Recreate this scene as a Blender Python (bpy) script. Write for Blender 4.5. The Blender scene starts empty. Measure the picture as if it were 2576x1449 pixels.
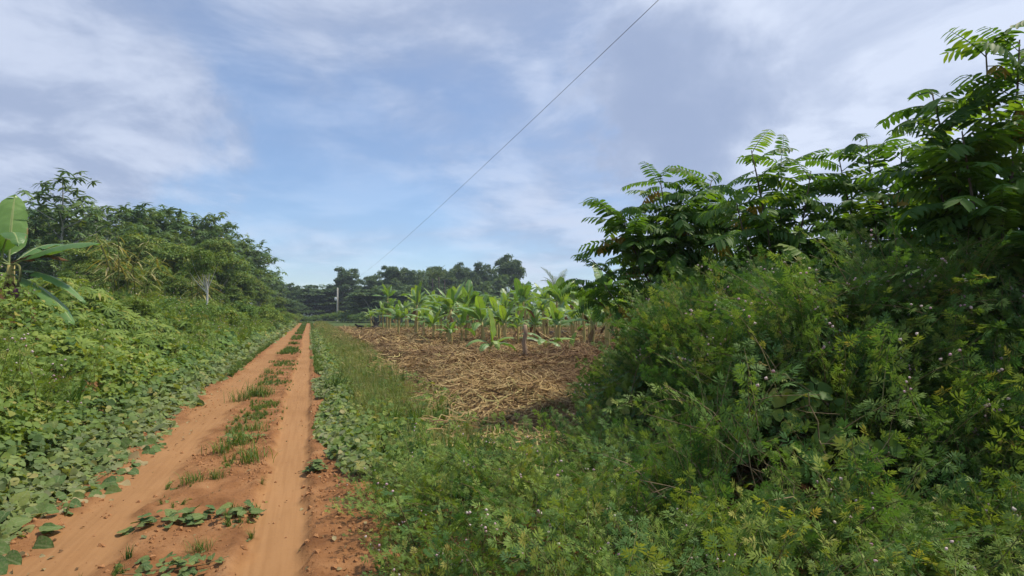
import bpy, math, random
import numpy as np
from mathutils import Vector, Matrix

# ------------------------------------------------------------------ camera, sky, sun, exposure
rng = np.random.default_rng(11)
random.seed(11)
R = math.radians
scene = bpy.context.scene
FPX, CU, CV = 1400.0, 1288.0, 724.5          # focal length and centre of the 2576-wide photograph
CAM = np.array([0.0, 0.0, 1.75])
PITCH = math.atan(65.5 / FPX)

camd = bpy.data.cameras.new('camera')
camo = bpy.data.objects.new('camera', camd)
scene.collection.objects.link(camo)
camd.sensor_width = 36.0
camd.lens = 36.0 * FPX / 2576.0
camd.clip_start = 0.05
camd.clip_end = 9000
camo.location = CAM
camo.rotation_euler = (math.pi / 2 + PITCH, 0, 0)
scene.camera = camo

_fw = np.array([0, math.cos(PITCH), math.sin(PITCH)])
_up = np.array([0, -math.sin(PITCH), math.cos(PITCH)])
def ray(u, v):
    d = _fw + (u - CU) / FPX * np.array([1.0, 0, 0]) + (CV - v) / FPX * _up
    return d
def at(u, v, Y):                              # point seen at (u, v) that stands Y metres ahead
    d = ray(u, v)
    return CAM + d * (Y / d[1])

SUN_EL, SUN_AZ = R(61), R(72)                 # azimuth clockwise from +Y (ahead) towards +X (right)
sun_dir = np.array([math.sin(SUN_AZ) * math.cos(SUN_EL), math.cos(SUN_AZ) * math.cos(SUN_EL), math.sin(SUN_EL)])
sund = bpy.data.lights.new('sun', 'SUN')
sund.energy = 3.9
sund.angle = R(2.5)
sund.color = (1.0, 0.90, 0.74)
suno = bpy.data.objects.new('sun', sund)
scene.collection.objects.link(suno)
suno.rotation_euler = Vector(-sun_dir).to_track_quat('-Z', 'Y').to_euler()

world = bpy.data.worlds.new('World')
scene.world = world
world.use_nodes = True
wn, wl = world.node_tree.nodes, world.node_tree.links
wn.clear()
def N(tree_nodes, typ, **kw):
    n = tree_nodes.new(typ)
    for k, v in kw.items():
        setattr(n, k, v)
    return n
def wmath(op, a, b=None, c=None, clamp=False):
    n = N(wn, 'ShaderNodeMath', operation=op, use_clamp=clamp)
    for i, x in enumerate((a, b, c)):
        if x is None: continue
        if isinstance(x, (int, float)): n.inputs[i].default_value = x
        else: wl.new(x, n.inputs[i])
    return n.outputs[0]
def wmix(f, a, b):
    n = N(wn, 'ShaderNodeMix', data_type='RGBA')
    for s, x in ((0, f), (6, a), (7, b)):
        if isinstance(x, (int, float)): n.inputs[s].default_value = x
        elif isinstance(x, tuple): n.inputs[s].default_value = (*x, 1)
        else: wl.new(x, n.inputs[s])
    return n.outputs[2]
def wramp(x, a, b):
    n = N(wn, 'ShaderNodeMapRange', interpolation_type='SMOOTHSTEP')
    wl.new(x, n.inputs[0]); n.inputs[1].default_value = a; n.inputs[2].default_value = b
    return n.outputs[0]
SKY_STRENGTH = 0.135
sky = N(wn, 'ShaderNodeTexSky', sky_type='NISHITA', sun_disc=False)
sky.sun_elevation = SUN_EL
sky.sun_rotation = SUN_AZ
sky.air_density = 1.0; sky.dust_density = 0.25; sky.ozone_density = 3.5; sky.altitude = 100
tc = N(wn, 'ShaderNodeTexCoord')
D = tc.outputs['Generated']
sep = N(wn, 'ShaderNodeSeparateXYZ'); wl.new(D, sep.inputs[0])
zc = wmath('ADD', wmath('MAXIMUM', sep.outputs[2], 0.0), 0.16)
comb = N(wn, 'ShaderNodeCombineXYZ')
wl.new(wmath('DIVIDE', sep.outputs[0], zc), comb.inputs[0])
wl.new(wmath('DIVIDE', sep.outputs[1], zc), comb.inputs[1])
def wnoise(scale, detail, rough, dist, off, sx=1.0, sy=1.0):
    mp = N(wn, 'ShaderNodeMapping'); wl.new(comb.outputs[0], mp.inputs[0])
    mp.inputs['Location'].default_value = off; mp.inputs['Scale'].default_value = (sx, sy, 1)
    n = N(wn, 'ShaderNodeTexNoise'); wl.new(mp.outputs[0], n.inputs['Vector'])
    n.inputs['Scale'].default_value = scale; n.inputs['Detail'].default_value = detail
    n.inputs['Roughness'].default_value = rough; n.inputs['Distortion'].default_value = dist
    return n.outputs[0]
_wz = N(wn, 'ShaderNodeTexNoise'); wl.new(D, _wz.inputs['Vector'])
_wz.inputs['Scale'].default_value = 5.5; _wz.inputs['Detail'].default_value = 5; _wz.inputs['Roughness'].default_value = 0.6
_ws = N(wn, 'ShaderNodeVectorMath', operation='SUBTRACT'); wl.new(_wz.outputs['Color'], _ws.inputs[0]); _ws.inputs[1].default_value = (0.5, 0.5, 0.5)
_wm = N(wn, 'ShaderNodeVectorMath', operation='MULTIPLY_ADD'); wl.new(_ws.outputs[0], _wm.inputs[0]); _wm.inputs[1].default_value = (0.34, 0.34, 0.34); wl.new(D, _wm.inputs[2])
_wn = N(wn, 'ShaderNodeVectorMath', operation='NORMALIZE'); wl.new(_wm.outputs[0], _wn.inputs[0])
DW = _wn.outputs[0]
def blob(u, v, r_deg, soft):                  # a cloud bank standing in one direction of the sky
    d = ray(u, v); d = d / np.linalg.norm(d)
    dp = N(wn, 'ShaderNodeVectorMath', operation='DOT_PRODUCT')
    wl.new(DW, dp.inputs[0]); dp.inputs[1].default_value = d
    return wramp(dp.outputs['Value'], math.cos(R(r_deg + soft)), math.cos(R(max(r_deg - soft, 0.0))))
n1 = wnoise(0.62, 7, 0.55, 0.5, (3.1, 7.7, 0))
n2 = wnoise(0.5, 5, 0.5, 0.8, (8.3, 1.2, 0), 1.0, 2.2)
n3 = wnoise(1.7, 6, 0.6, 0.3, (1.3, 4.2, 0))
cover = wmath('ADD', wmath('MULTIPLY', n1, 0.62), wmath('MULTIPLY', n2, 0.38))
cover = wmath('ADD', cover, wmath('MULTIPLY', blob(2450, 150, 16, 14), 0.24))
cover = wmath('ADD', cover, wmath('MULTIPLY', blob(1150, 60, 12, 12), 0.10))
cover = wmath('ADD', cover, wmath('MULTIPLY', blob(60, 300, 8, 8), 0.16))
cover = wmath('ADD', cover, wmath('MULTIPLY', blob(330, 400, 4, 6), 0.16))
cover = wmath('ADD', cover, wmath('MULTIPLY', blob(1660, 300, 3, 6), 0.28))
cover = wmath('ADD', cover, wmath('MULTIPLY', wmath('SUBTRACT', n3, 0.5), 0.30))
cover = wmath('SUBTRACT', cover, wmath('MULTIPLY', blob(760, 560, 10, 10), 0.13))
cover = wmath('SUBTRACT', cover, wmath('MULTIPLY', blob(420, 40, 6, 6), 0.06))
mask = wmath('ADD', wmath('MULTIPLY', wramp(cover, 0.28, 0.66), 0.74), 0.26)
shade = wramp(n3, 0.39, 0.62)
shade = wmath('ADD', wmath('MULTIPLY', shade, 0.62), wmath('MULTIPLY', blob(2450, 150, 14, 14), 0.4), clamp=True)
shade = wmath('MULTIPLY', wmath('ADD', shade, 0.12), wmath('SUBTRACT', 1.0, wmath('MULTIPLY', wmath('MULTIPLY', blob(1670, 310, 3.0, 8), wramp(n1, 0.15, 0.5)), 0.95)), clamp=True)
cl = wmix(shade, (2.15, 2.65, 3.85), (4.5, 4.95, 5.95))
skyc = N(wn, 'ShaderNodeMix', data_type='RGBA', blend_type='MULTIPLY')
skyc.inputs[0].default_value = 1.0
wl.new(sky.outputs[0], skyc.inputs[6]); skyc.inputs[7].default_value = (0.88, 0.93, 0.97, 1)
fin = wmix(wmath('MULTIPLY', mask, 0.93), skyc.outputs[2], cl)
bg = N(wn, 'ShaderNodeBackground'); bg.inputs[1].default_value = SKY_STRENGTH
wl.new(fin, bg.inputs[0])
wo = N(wn, 'ShaderNodeOutputWorld'); wl.new(bg.outputs[0], wo.inputs[0])

vs = scene.view_settings
scene.display_settings.display_device = 'sRGB'
vs.view_transform = 'Standard'; vs.look = 'None'; vs.gamma = 1.0; vs.exposure = 0.30
vs.use_curve_mapping = False
cy = scene.cycles
cy.use_denoising = True
cy.max_bounces = 7; cy.diffuse_bounces = 4; cy.glossy_bounces = 2; cy.transmission_bounces = 4; cy.transparent_max_bounces = 4
cy.sample_clamp_indirect = 6
cy.use_adaptive_sampling = True; cy.adaptive_threshold = 0.02

# ------------------------------------------------------------------ helpers
COL = scene.collection
def sstep(a, b, x):
    t = np.clip((np.asarray(x, float) - a) / (b - a), 0, 1)
    return t * t * (3 - 2 * t)
def _hash(ix, iy, seed):
    h = (ix.astype(np.int64) * 374761393 + iy.astype(np.int64) * 668265263 + seed * 982451653) & 0x7fffffff
    h = ((h ^ (h >> 13)) * 1274126177) & 0x7fffffff
    return ((h ^ (h >> 16)) & 0xffff) / 65535.0
def vnoise(x, y, seed=0):
    x = np.asarray(x, float); y = np.asarray(y, float)
    ix, iy = np.floor(x), np.floor(y)
    fx, fy = x - ix, y - iy
    fx = fx * fx * (3 - 2 * fx); fy = fy * fy * (3 - 2 * fy)
    a = _hash(ix, iy, seed); b = _hash(ix + 1, iy, seed); c = _hash(ix, iy + 1, seed); d = _hash(ix + 1, iy + 1, seed)
    return (a * (1 - fx) + b * fx) * (1 - fy) + (c * (1 - fx) + d * fx) * fy
def fbm(x, y, seed=0, octv=4, gain=0.5):
    s, a, n = 0, 1, 0
    for i in range(octv):
        s = s + a * vnoise(x * 2 ** i, y * 2 ** i, seed + i * 17); n += a; a *= gain
    return s / n
def unit(v):
    v = np.asarray(v, float)
    return v / np.maximum(np.linalg.norm(v, axis=-1, keepdims=True), 1e-9)
def frames(fwd, up):
    """rotation matrices whose Y axis is fwd and whose Z axis leans to up"""
    y = unit(fwd); x = unit(np.cross(y, up) + 1e-7); z = np.cross(x, y)
    return np.stack([x, y, z], axis=-1)
def eulers(Rm):
    ry = np.arcsin(np.clip(-Rm[:, 2, 0], -1, 1))
    rx = np.arctan2(Rm[:, 2, 1], Rm[:, 2, 2]); rz = np.arctan2(Rm[:, 1, 0], Rm[:, 0, 0])
    return np.stack([rx, ry, rz], axis=1)
def rdir(n):
    return unit(rng.normal(size=(n, 3)))

class MB:
    def __init__(self):
        self.v, self.f, self.r, self.m, self.a, self.n = [], [], [], [], [], 0
    def add(self, V, F, r=0.5, mi=0, mid=None):
        V = np.asarray(V, float); F = np.asarray(F, int)
        self.v.append(V); self.f.append(F + self.n); self.n += len(V)
        self.r.append(np.full(len(F), r) if np.isscalar(r) else np.asarray(r, float))
        self.m.append(np.full(len(F), mi, int))
        self.a.append(np.zeros(len(V)) if mid is None else np.asarray(mid, float))
        return self
    def inst(self, T, pos, Rm, sc, r=None, mi=0):
        V, F = T[0], T[1]
        k = len(pos)
        if k == 0: return self
        sc = np.broadcast_to(np.asarray(sc, float), (k,)) if np.ndim(sc) < 2 else sc
        S = sc[:, None, None] if sc.ndim == 1 else sc[:, None, :]
        W = np.einsum('kij,knj->kni', Rm, V[None] * S) + np.asarray(pos)[:, None, :]
        FF = (F[None] + (np.arange(k) * len(V))[:, None, None]).reshape(-1, 3)
        r = rng.random(k) if r is None else np.broadcast_to(r, (k,))
        return self.add(W.reshape(-1, 3), FF, np.repeat(r, len(F)), mi)
    def mesh(self, name, mats, smooth=True):
        V = np.concatenate(self.v); F = np.concatenate(self.f)
        me = bpy.data.meshes.new(name)
        me.vertices.add(len(V)); me.vertices.foreach_set('co', V.astype(np.float32).ravel())
        me.loops.add(len(F) * 3); me.loops.foreach_set('vertex_index', F.astype(np.int32).ravel())
        me.polygons.add(len(F)); me.polygons.foreach_set('loop_start', (np.arange(len(F)) * 3).astype(np.int32))
        for m in (mats if isinstance(mats, (list, tuple)) else [mats]): me.materials.append(m)
        me.polygons.foreach_set('material_index', np.concatenate(self.m).astype(np.int32))
        me.polygons.foreach_set('use_smooth', np.full(len(F), bool(smooth)))
        me.update(calc_edges=True)
        a = me.attributes.new('rnd', 'FLOAT', 'FACE'); a.data.foreach_set('value', np.concatenate(self.r).astype(np.float32))
        a = me.attributes.new('mid', 'FLOAT', 'POINT'); a.data.foreach_set('value', np.concatenate(self.a).astype(np.float32))
        return me
def link(name, data, parent=None, loc=None, label=None, cat=None, group=None, kind=None):
    o = bpy.data.objects.new(name, data)
    COL.objects.link(o)
    if parent is not None: o.parent = parent
    if loc is not None: o.location = loc
    return tag(o, label, cat, group, kind)
def tag(o, label=None, cat=None, group=None, kind=None):
    for k, v in (('label', label), ('category', cat), ('group', group), ('kind', kind)):
        if v: o[k] = v
    return o
def clone(root, loc, rz=0.0, sc=(1, 1, 1), label=None, group=None):
    r = root.copy(); COL.objects.link(r)
    r.location = loc; r.rotation_euler = (0, 0, rz); r.scale = sc
    if label: r['label'] = label
    if group: r['group'] = group
    for ch in list(root.children):
        c = ch.copy(); COL.objects.link(c); c.parent = r
    return r

def tube(pts, rad, sides=6, cap=True):
    pts = np.asarray(pts, float); n = len(pts)
    rad = np.broadcast_to(np.asarray(rad, float), (n,))
    tan = unit(np.gradient(pts, axis=0))
    ref = np.array([0.31, 0.93, 0.19]) if abs(tan[0][2]) > 0.7 else np.array([0.05, 0.1, 1.0])
    V = []
    for p, t, r in zip(pts, tan, rad):
        a = unit(np.cross(t, ref)); b = np.cross(t, a)
        th = np.arange(sides) * 2 * np.pi / sides
        V.append(p + r * (np.cos(th)[:, None] * a + np.sin(th)[:, None] * b))
    V = np.concatenate(V); F = []
    for i in range(n - 1):
        for j in range(sides):
            a, b = i * sides + j, i * sides + (j + 1) % sides
            F += [(a, b, b + sides), (a, b + sides, a + sides)]
    if cap:
        V = np.concatenate([V, pts[-1:]]); k = len(V) - 1
        F += [((n - 1) * sides + j, (n - 1) * sides + (j + 1) % sides, k) for j in range(sides)]
    return V, np.array(F)
def bez(p0, p1, p2, n=6):
    t = np.linspace(0, 1, n)[:, None]
    return (1 - t) ** 2 * np.asarray(p0) + 2 * t * (1 - t) * np.asarray(p1) + t ** 2 * np.asarray(p2)
def strip_leaf(L, W, nseg=3, fold=0.15, droop=0.2, prof=None, y0=0.0, us=None):
    """folded blade along +Y, upper face +Z"""
    u = np.linspace(0, 1, nseg + 1) if us is None else us
    nseg = len(u) - 1
    w = (np.sin(np.pi * np.clip(u * 0.92 + 0.05, 0, 1)) ** 0.7 if prof is None else prof(u)) * W / 2
    zc_ = -droop * L * u ** 2
    V = []
    for i in range(nseg + 1):
        y = y0 + L * u[i]
        V += [(-w[i], y, zc_[i] + fold * w[i]), (0, y, zc_[i]), (w[i], y, zc_[i] + fold * w[i])]
    F = []
    for i in range(nseg):
        a = i * 3
        F += [(a, a + 1, a + 4), (a, a + 4, a + 3), (a + 1, a + 2, a + 5), (a + 1, a + 5, a + 4)]
    return np.array(V), np.array(F)
def xform(T, Rm=None, off=(0, 0, 0), s=1.0):
    V = T[0] * s
    if Rm is not None: V = V @ np.asarray(Rm).T
    return V + np.asarray(off), T[1]
def merge(Ts):
    V, F, n = [], [], 0
    for t in Ts:
        V.append(t[0]); F.append(t[1] + n); n += len(t[0])
    return np.concatenate(V), np.concatenate(F)
def rotz(a):
    c, s = math.cos(a), math.sin(a); return np.array([[c, -s, 0], [s, c, 0], [0, 0, 1]])
def rotx(a):
    c, s = math.cos(a), math.sin(a); return np.array([[1, 0, 0], [0, c, -s], [0, s, c]])
def roty(a):
    c, s = math.cos(a), math.sin(a); return np.array([[c, 0, s], [0, 1, 0], [-s, 0, c]])

_gn = {}
def scatter(name, pts, eul, scl, idx, variants, dust=None, label=None, cat=None, parent=None):
    """one object: a cloud of points that carries a small mesh on every point"""
    c = bpy.data.collections.new(name + '_pieces')
    for i, me in enumerate(variants):
        c.objects.link(bpy.data.objects.new('%s_%02d' % (name, i), me))
    me = bpy.data.meshes.new(name)
    me.vertices.add(len(pts)); me.vertices.foreach_set('co', np.asarray(pts, np.float32).ravel())
    a = me.attributes.new('rot', 'FLOAT_VECTOR', 'POINT'); a.data.foreach_set('vector', np.asarray(eul, np.float32).ravel())
    a = me.attributes.new('scl', 'FLOAT', 'POINT'); a.data.foreach_set('value', np.asarray(scl, np.float32))
    a = me.attributes.new('idx', 'INT', 'POINT'); a.data.foreach_set('value', np.asarray(idx, np.int32))
    a = me.attributes.new('dust', 'FLOAT', 'POINT'); a.data.foreach_set('value', np.asarray(np.zeros(len(pts)) if dust is None else dust, np.float32))
    o = link(name, me, parent, label=label, cat=cat, kind='stuff')
    g = bpy.data.node_groups.new(name + '_scatter', 'GeometryNodeTree')
    g.interface.new_socket('Geometry', in_out='INPUT', socket_type='NodeSocketGeometry')
    g.interface.new_socket('Geometry', in_out='OUTPUT', socket_type='NodeSocketGeometry')
    gi = g.nodes.new('NodeGroupInput'); go = g.nodes.new('NodeGroupOutput')
    ci = g.nodes.new('GeometryNodeCollectionInfo'); ci.inputs['Collection'].default_value = c
    ci.inputs['Separate Children'].default_value = True; ci.inputs['Reset Children'].default_value = True
    ip = g.nodes.new('GeometryNodeInstanceOnPoints'); ip.inputs['Pick Instance'].default_value = True
    def na(nm, typ):
        n = g.nodes.new('GeometryNodeInputNamedAttribute'); n.data_type = typ; n.inputs[0].default_value = nm
        return n.outputs[0]
    g.links.new(gi.outputs[0], ip.inputs['Points']); g.links.new(ci.outputs[0], ip.inputs['Instance'])
    g.links.new(na('idx', 'INT'), ip.inputs['Instance Index'])
    g.links.new(na('rot', 'FLOAT_VECTOR'), ip.inputs['Rotation']); g.links.new(na('scl', 'FLOAT'), ip.inputs['Scale'])
    g.links.new(ip.outputs[0], go.inputs[0])
    md = o.modifiers.new('scatter', 'NODES'); md.node_group = g
    return o

# ------------------------------------------------------------------ materials
class MT:
    def __init__(self, name):
        self.m = bpy.data.materials.new(name); self.m.use_nodes = True
        self.n, self.l = self.m.node_tree.nodes, self.m.node_tree.links
        self.n.clear()
        self.out = self.n.new('ShaderNodeOutputMaterial')
    def node(self, t, **kw): return N(self.n, t, **kw)
    def put(self, sock, x):
        if isinstance(x, (int, float)): sock.default_value = x
        elif isinstance(x, tuple): sock.default_value = (*x, 1) if len(x) == 3 and sock.type == 'RGBA' else x
        else: self.l.new(x, sock)
    def math(self, op, a, b=0.0, clamp=False):
        n = self.node('ShaderNodeMath', operation=op, use_clamp=clamp); self.put(n.inputs[0], a); self.put(n.inputs[1], b); return n.outputs[0]
    def mix(self, f, a, b, blend='MIX'):
        n = self.node('ShaderNodeMix', data_type='RGBA', blend_type=blend)
        self.put(n.inputs[0], f); self.put(n.inputs[6], a); self.put(n.inputs[7], b); return n.outputs[2]
    def ramp(self, x, stops):
        n = self.node('ShaderNodeValToRGB'); self.put(n.inputs[0], x)
        e = n.color_ramp.elements
        while len(e) < len(stops): e.new(0.5)
        for k, (p, c) in zip(e, stops): k.position = p; k.color = (*c, 1)
        return n.outputs[0]
    def rng(self, x, a, b, c=0.0, d=1.0):
        n = self.node('ShaderNodeMapRange', interpolation_type='SMOOTHSTEP'); self.put(n.inputs[0], x)
        for i, v in enumerate((a, b, c, d)): n.inputs[i + 1].default_value = v
        return n.outputs[0]
    def attr(self, nm, typ='GEOMETRY'):
        n = self.node('ShaderNodeAttribute', attribute_type=typ, attribute_name=nm); return n.outputs['Fac']
    def noise(self, scale, detail=4, rough=0.55, coord='Object', vec=None, dist=0.0):
        n = self.node('ShaderNodeTexNoise')
        if vec is None:
            t = self.node('ShaderNodeTexCoord'); vec = t.outputs[coord]
        self.l.new(vec, n.inputs['Vector'])
        n.inputs['Scale'].default_value = scale; n.inputs['Detail'].default_value = detail
        n.inputs['Roughness'].default_value = rough; n.inputs['Distortion'].default_value = dist
        return n.outputs[0]
    def pos(self): return self.node('ShaderNodeNewGeometry').outputs['Position']
    def bump(self, h, strength=0.4, dist=0.02):
        n = self.node('ShaderNodeBump'); self.put(n.inputs['Height'], h); n.inputs['Strength'].default_value = strength; n.inputs['Distance'].default_value = dist
        return n.outputs[0]
    def bsdf(self, col, rough=0.6, spec=0.3, normal=None):
        n = self.node('ShaderNodeBsdfPrincipled'); self.put(n.inputs['Base Color'], col); self.put(n.inputs['Roughness'], rough)
        n.inputs['Specular IOR Level'].default_value = spec
        if normal is not None: self.l.new(normal, n.inputs['Normal'])
        return n.outputs[0]
    def done(self, sh): self.l.new(sh, self.out.inputs[0]); return self.m

def leafmat(name, stops, trans=0.32, tcol=(1.5, 1.35, 0.45), rough=0.55, spec=0.2, banana=False, dusty=False, vein=False):
    m = MT(name)
    oi = m.node('ShaderNodeObjectInfo')
    v = m.math('FRACT', m.math('ADD', m.attr('rnd'), m.math('MULTIPLY', oi.outputs['Random'], 1.0)))
    col = m.ramp(v, stops)
    nz = m.noise(0.35, 3, 0.5, vec=m.pos())
    col = m.mix(1.0, col, m.ramp(nz, [(0.3, (0.78, 0.82, 0.8)), (0.7, (1.18, 1.12, 1.05))]), 'MULTIPLY')
    nrm = None
    if banana:
        mid = m.attr('mid')
        t = m.node('ShaderNodeTexCoord')
        wv = m.node('ShaderNodeTexWave', wave_type='BANDS', bands_direction='Y'); m.l.new(t.outputs['Object'], wv.inputs[0])
        wv.inputs['Scale'].default_value = 9; wv.inputs['Distortion'].default_value = 1.2; wv.inputs['Detail'].default_value = 2
        col = m.mix(m.math('MULTIPLY', wv.outputs['Fac'], 0.22), col, m.mix(1.0, col, (0.55, 0.62, 0.5), 'MULTIPLY'))
        edge = m.math('MULTIPLY', m.rng(mid, 0.86, 1.0), m.rng(m.noise(3.0, 4, 0.6), 0.52, 0.62))
        col = m.mix(edge, col, (0.30, 0.19, 0.08))
        col = m.mix(m.rng(mid, 0.11, 0.05), col, (0.34, 0.42, 0.16))
        nrm = m.bump(wv.outputs['Fac'], 0.25, 0.01)
    if vein:
        mid = m.attr('mid'); nzz = m.noise(7, 4, 0.6)
        col = m.mix(m.math('MULTIPLY', m.rng(nzz, 0.42, 0.72), 0.45), col, (0.26, 0.24, 0.15))
        col = m.mix(m.math('MULTIPLY', m.rng(mid, 0.14, 0.04), 0.5), col, (0.24, 0.29, 0.14))
        nrm = m.bump(nzz, 0.35, 0.02)
    if dusty:
        d = m.math('MULTIPLY', m.attr('dust', 'INSTANCER'), m.rng(m.noise(9, 3, 0.6, vec=m.pos()), 0.25, 0.6, 0.45, 1.0))
        col = m.mix(d, col, dusty if isinstance(dusty, tuple) else (0.36, 0.32, 0.22))
    a = m.bsdf(col, rough, spec, nrm)
    tr = m.node('ShaderNodeBsdfTranslucent'); m.l.new(m.mix(1.0, col, tcol, 'MULTIPLY'), tr.inputs[0])
    mx = m.node('ShaderNodeMixShader'); mx.inputs[0].default_value = trans
    m.l.new(a, mx.inputs[1]); m.l.new(tr.outputs[0], mx.inputs[2])
    return m.done(mx.outputs[0])
def plainmat(name, c1, c2, scale=6.0, rough=0.85, bump=0.5, spec=0.2, sx=(1, 1, 1)):
    m = MT(name)
    t = m.node('ShaderNodeTexCoord'); mp = m.node('ShaderNodeMapping'); m.l.new(t.outputs['Object'], mp.inputs[0]); mp.inputs['Scale'].default_value = sx
    n = m.noise(scale, 6, 0.6, vec=mp.outputs[0])
    return m.done(m.bsdf(m.ramp(n, [(0.3, c1), (0.7, c2)]), rough, spec, m.bump(n, bump, 0.02)))

TH = R(19.95)
M = {}
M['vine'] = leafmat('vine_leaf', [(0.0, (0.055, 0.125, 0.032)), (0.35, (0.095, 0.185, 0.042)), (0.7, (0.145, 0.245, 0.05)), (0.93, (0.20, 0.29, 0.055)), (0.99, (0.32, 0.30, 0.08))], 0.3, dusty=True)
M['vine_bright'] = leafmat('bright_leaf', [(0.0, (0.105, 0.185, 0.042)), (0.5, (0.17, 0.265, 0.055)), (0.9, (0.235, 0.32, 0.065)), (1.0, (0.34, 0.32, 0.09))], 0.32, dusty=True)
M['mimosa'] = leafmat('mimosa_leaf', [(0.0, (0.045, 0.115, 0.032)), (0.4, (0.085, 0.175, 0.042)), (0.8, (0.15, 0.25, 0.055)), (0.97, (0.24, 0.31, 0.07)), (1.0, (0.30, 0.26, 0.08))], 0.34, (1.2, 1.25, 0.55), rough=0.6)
M['senna'] = leafmat('senna_leaf', [(0.0, (0.06, 0.14, 0.035)), (0.5, (0.09, 0.19, 0.04)), (0.9, (0.14, 0.26, 0.05)), (1.0, (0.2, 0.29, 0.06))], 0.42, (1.7, 1.6, 0.35))
M['umbrella'] = leafmat('umbrella_leaf', [(0.0, (0.06, 0.125, 0.045)), (0.5, (0.10, 0.18, 0.058)), (1.0, (0.155, 0.23, 0.07))], 0.26)
M['olive'] = leafmat('olive_leaf', [(0.0, (0.075, 0.145, 0.03)), (0.5, (0.13, 0.215, 0.042)), (0.9, (0.19, 0.265, 0.055)), (1.0, (0.27, 0.29, 0.07))], 0.28)
M['far'] = leafmat('far_leaf', [(0.0, (0.045, 0.095, 0.042)), (0.5, (0.08, 0.145, 0.055)), (1.0, (0.135, 0.205, 0.07))], 0.25)
M['banana'] = leafmat('banana_leaf', [(0.0, (0.12, 0.25, 0.075)), (0.5, (0.165, 0.305, 0.09)), (0.85, (0.22, 0.36, 0.10)), (1.0, (0.28, 0.41, 0.10))], 0.34, (1.5, 1.45, 0.4), 0.38, 0.5, banana=True)
M['banana_young'] = leafmat('young_banana_leaf', [(0.0, (0.19, 0.33, 0.06)), (1.0, (0.28, 0.42, 0.07))], 0.42, (1.4, 1.35, 0.4), 0.42, 0.4, banana=True)
M['banana_dry'] = leafmat('dry_banana_leaf', [(0.0, (0.13, 0.075, 0.04)), (1.0, (0.28, 0.17, 0.09))], 0.2, (1.2, 1.0, 0.7), 0.8, 0.1)
M['grass'] = leafmat('grass_blade', [(0.0, (0.06, 0.13, 0.03)), (0.6, (0.10, 0.19, 0.04)), (1.0, (0.19, 0.25, 0.06))], 0.28)
M['grass_olive'] = leafmat('seeding_grass', [(0.0, (0.16, 0.21, 0.06)), (0.6, (0.26, 0.28, 0.10)), (1.0, (0.40, 0.35, 0.18))], 0.28)
M['straw'] = leafmat('straw', [(0.0, (0.085, 0.050, 0.028)), (0.3, (0.22, 0.135, 0.062)), (0.6, (0.38, 0.26, 0.115)), (0.92, (0.55, 0.42, 0.21)), (1.0, (0.34, 0.33, 0.12))], 0.08, (1, 1, 1), 0.75, 0.15, dusty=(0.11, 0.062, 0.034))
M['flower'] = leafmat('pink_flower', [(0.0, (0.58, 0.36, 0.45)), (0.5, (0.66, 0.52, 0.55)), (1.0, (0.70, 0.64, 0.60))], 0.25, (1, 1, 1), 0.8, 0.1)
M['stem'] = plainmat('green_stem', (0.10, 0.12, 0.04), (0.20, 0.19, 0.07), 9, 0.7)
M['redstem'] = plainmat('mimosa_stem', (0.13, 0.09, 0.05), (0.22, 0.20, 0.08), 14, 0.7)
M['palebark'] = plainmat('pale_bark', (0.26, 0.25, 0.21), (0.48, 0.46, 0.40), 3, 0.9, 0.4)
M['whitebark'] = plainmat('white_bark', (0.50, 0.48, 0.43), (0.72, 0.70, 0.65), 3, 0.9, 0.4)
M['darkbark'] = plainmat('dark_bark', (0.07, 0.055, 0.042), (0.17, 0.14, 0.11), 5, 0.9, 0.6)
M['bananastem'] = plainmat('banana_stem', (0.38, 0.26, 0.09), (0.50, 0.46, 0.17), 4, 0.6, 0.3, 0.3, (1, 1, 0.25))
M['wood'] = plainmat('weathered_wood', (0.20, 0.14, 0.09), (0.42, 0.30, 0.20), 5, 0.9, 0.8, 0.2, (4, 4, 0.5))
M['char'] = plainmat('charred_wood', (0.018, 0.016, 0.014), (0.07, 0.06, 0.052), 6, 0.95, 0.8)
M['dog'] = plainmat('black_fur', (0.010, 0.009, 0.009), (0.022, 0.02, 0.018), 30, 0.7, 0.3)
M['wire'] = plainmat('wire_metal', (0.10, 0.10, 0.10), (0.16, 0.16, 0.16), 3, 0.5, 0.0)
M['white'] = plainmat('white_enamel', (0.66, 0.66, 0.64), (0.76, 0.76, 0.74), 3, 0.4, 0.0)
M['purple'] = plainmat('banana_flower_skin', (0.10, 0.03, 0.06), (0.20, 0.075, 0.11), 8, 0.5, 0.2)
M['clod'] = plainmat('clay_clod', (0.30, 0.135, 0.058), (0.48, 0.25, 0.11), 7, 0.95, 0.6)

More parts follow.
